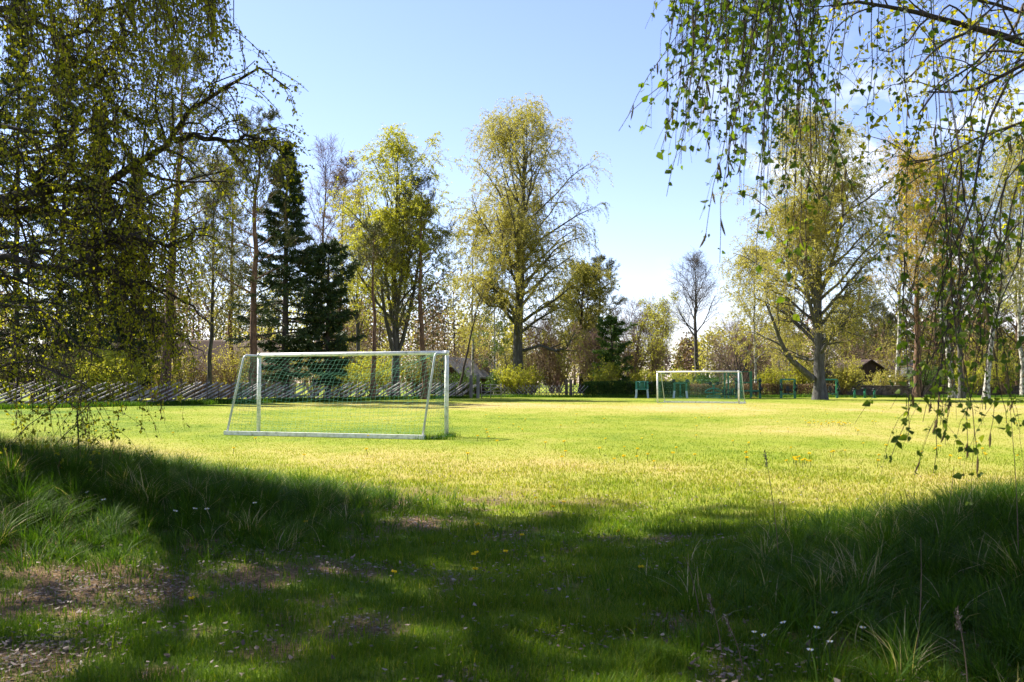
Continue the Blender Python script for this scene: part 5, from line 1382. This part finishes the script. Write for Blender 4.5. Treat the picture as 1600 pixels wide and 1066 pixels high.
a.beam((0, 0, .08), (x1 - x0, 0, .08), .55, .16); a.beam((.2, 0, -1.7), (.2, 0, 0), .1, .1); a.beam((x1 - x0 - .2, 0, -1.7), (x1 - x0 - .2, 0, 0), .1, .1)
o = a.build('plank_shelf', M['white_wall']); o.location = (x0, 98, HT(589, 98)); tag(o, 'pale horizontal board on legs showing above the stone wall left of the pine trunk', 'board')

# ---------------------------------------------------------------- small flowers, stalks
def flowers():
    rng = np.random.default_rng(12)
    def proto(name, label, cat, group, n, R, hh, mat, centre=None, cup=0.25):
        root = empty(name, (0, 0, 0), label, cat, group)
        a = Acc(); a.rod([(0, 0, -.01), (.004, 0, hh * .5), (0, .003, hh)], .0022, 5); a.build('stem', M['leaf_green'], root)
        a = Acc(); th = rng.random(n) * 6.28 if n > 12 else np.arange(n) * 6.2832 / n
        d = np.stack([np.cos(th), np.sin(th), np.full(n, cup) + (rng.random(n) * .9 if n > 12 else 0)], -1)
        leaves(a, np.tile([0, 0, hh], (n, 1)) * 1.0, R, rng, 0, dirs=d * 4, aspect=.3 if n > 12 else .6, rnd=rng.random(n)); a.build('petals', M[mat], root)
        if centre: a = Acc(); a.rod([(0, 0, hh), (0, 0, hh + .006)], [.005, .003], 8); a.build('centre', M[centre], root)
        return root
    def spread(pr, spots, base_label):
        for i, (x, y, s, lab) in enumerate(spots):
            if i == 0: r = pr
            else:
                r = pr.copy(); COL.objects.link(r)
                for ch in list(pr.children):
                    q = ch.copy(); COL.objects.link(q); q.parent = r
            r.location = (x, y, float(height(np.array(x), np.array(y)))); r.scale = (s, s, s)
            r.rotation_euler = (rng.normal(0, .15), rng.normal(0, .15), rng.random() * 6.28)
            r['label'] = lab or base_label
    pr = proto('dandelion', 'yellow dandelion open in the short grass of the pitch', 'dandelion', 'dandelions in the lawn', 46, .022, .07, 'petal_yellow', cup=.1)
    sp = []
    for px, py in ((742, 908), (1002, 905), (750, 832), (817, 851), (880, 796), (863, 803), (748, 880), (790, 878), (838, 790), (611, 912), (972, 844), (738, 883), (480, 829), (300, 957)):
        p = ground_hit(px, py); sp.append((p[0], p[1], 1.0, 'yellow dandelion in the shaded foreground grass'))
    for i in range(120):
        py = 636 + 95 * rng.random(); px = rng.uniform(740, 1600) if rng.random() < .8 else rng.uniform(0, 740)
        p = ground_hit(px, py); sp.append((p[0], p[1], rng.uniform(1.2, 1.8), None))
    for i in range(26):
        px = 1290 + rng.normal(0, 18); py = 667 + rng.normal(0, 2.0); p = ground_hit(px, py); sp.append((p[0], p[1], 1.5, None))
    for i in range(12):
        px = 1245 + rng.normal(0, 12); py = 728 + rng.normal(0, 2.5); p = ground_hit(px, py); sp.append((p[0], p[1], 1.4, None))
    spread(pr, sp, 'yellow dandelion open in the sunlit grass of the pitch')
    pr = proto('wood_anemone', 'white', 'anemone', 'white anemones', 6, .016, .12, 'petal_white', 'petal_yellow')
    sp = []
    for px, py in ((1180, 1033), (1196, 1035), (1262, 1062), (1299, 1050), (1272, 1023), (1310, 1000), (1345, 1023), (1234, 1015)):
        p = ground_hit(px, py); sp.append((p[0], p[1], 1.0, 'white anemone in the dark grass at the bottom right'))
    for px, py in ((147, 797), (168, 811), (265, 829), (324, 825), (370, 753), (383, 752), (298, 826), (400, 816)):
        p = ground_hit(px, py); sp.append((p[0], p[1], 1.3, 'white anemone on the grassy bank at the left'))
    spread(pr, sp, '')
    # tall dry stalks
    for i, (px0, py0, px1, py1, d, seed, lab) in enumerate((
            (1218, 850, 1196, 712, 6.0, 1, 'tall thin dark grass stalk with a seed head before the sunlit pitch'),
            (1227, 812, 1222, 768, 7.0, 0, 'short dark stalk right of the tall thin one'),
            (1430, 1000, 1438, 840, 4.2, 0, 'straight pale dead stalk in the right bank'),
            (1512, 1066, 1496, 960, 3.6, 1, 'orange-brown broken stalk at the bottom right'),
            (1128, 980, 1108, 935, 4.3, 1, 'blurred pinkish seed head low on the right bank'),
            (1162, 1000, 1135, 970, 4.1, 1, 'second pinkish seed head leaning left on the right bank'),
            (1094, 950, 1070, 870, 5.0, 0, 'thin curved dark twig left of the right bank'),
            (1590, 830, 1578, 640, 5.2, 0, 'long pale stalk rising at the right edge'),
            (1470, 800, 1490, 730, 6.2, 0, 'thin leaning stalk under the hanging leaves'),
            (60, 745, 40, 660, 9.0, 0, 'thin dead stalk at the left of the sapling'))):
        A_ = P(px0, py0, d); B_ = P(px1, py1, d)
        gz = float(height(np.array(A_[0]), np.array(d)))
        loc = (A_[0], d, gz)
        e = B_ - np.array(loc); n = 8; t = np.linspace(0, 1, n)[:, None]
        q = e * t; q[:, 0] += np.sin(t[:, 0] * 3) * 0.012
        a = Acc(); a.rod(q, np.linspace(.0028, .0012, n), 5)
        root = empty('dry_stalk', loc, lab, 'grass stalk', 'dry stalks in the tall grass')
        a.build('stem', M['twig_brown'], root)
        if seed:
            a = Acc(); p = e + (rng.random((60, 1)) - 0.8) * unit(e) * .09 + rng.normal(0, .004, (60, 3))
            leaves(a, p, .016, rng, 0, dirs=np.tile(unit(e), (60, 1)), aspect=.3, rnd=rng.random(60)); a.build('seed_head', M['litter'], root)
def ground_hit(px, py):
    Y = np.geomspace(2.5, 90, 2500)
    u = (px - 800) / FPX; v = (533 - py) / FPX
    s = Y / (CP - SP * v)
    x = u * s; z = EYE + (SP + CP * v) * s
    k = np.nonzero(z <= height(x, Y))[0]
    k = k[0] if len(k) else -1
    return np.array((x[k], Y[k], z[k]))
flowers()
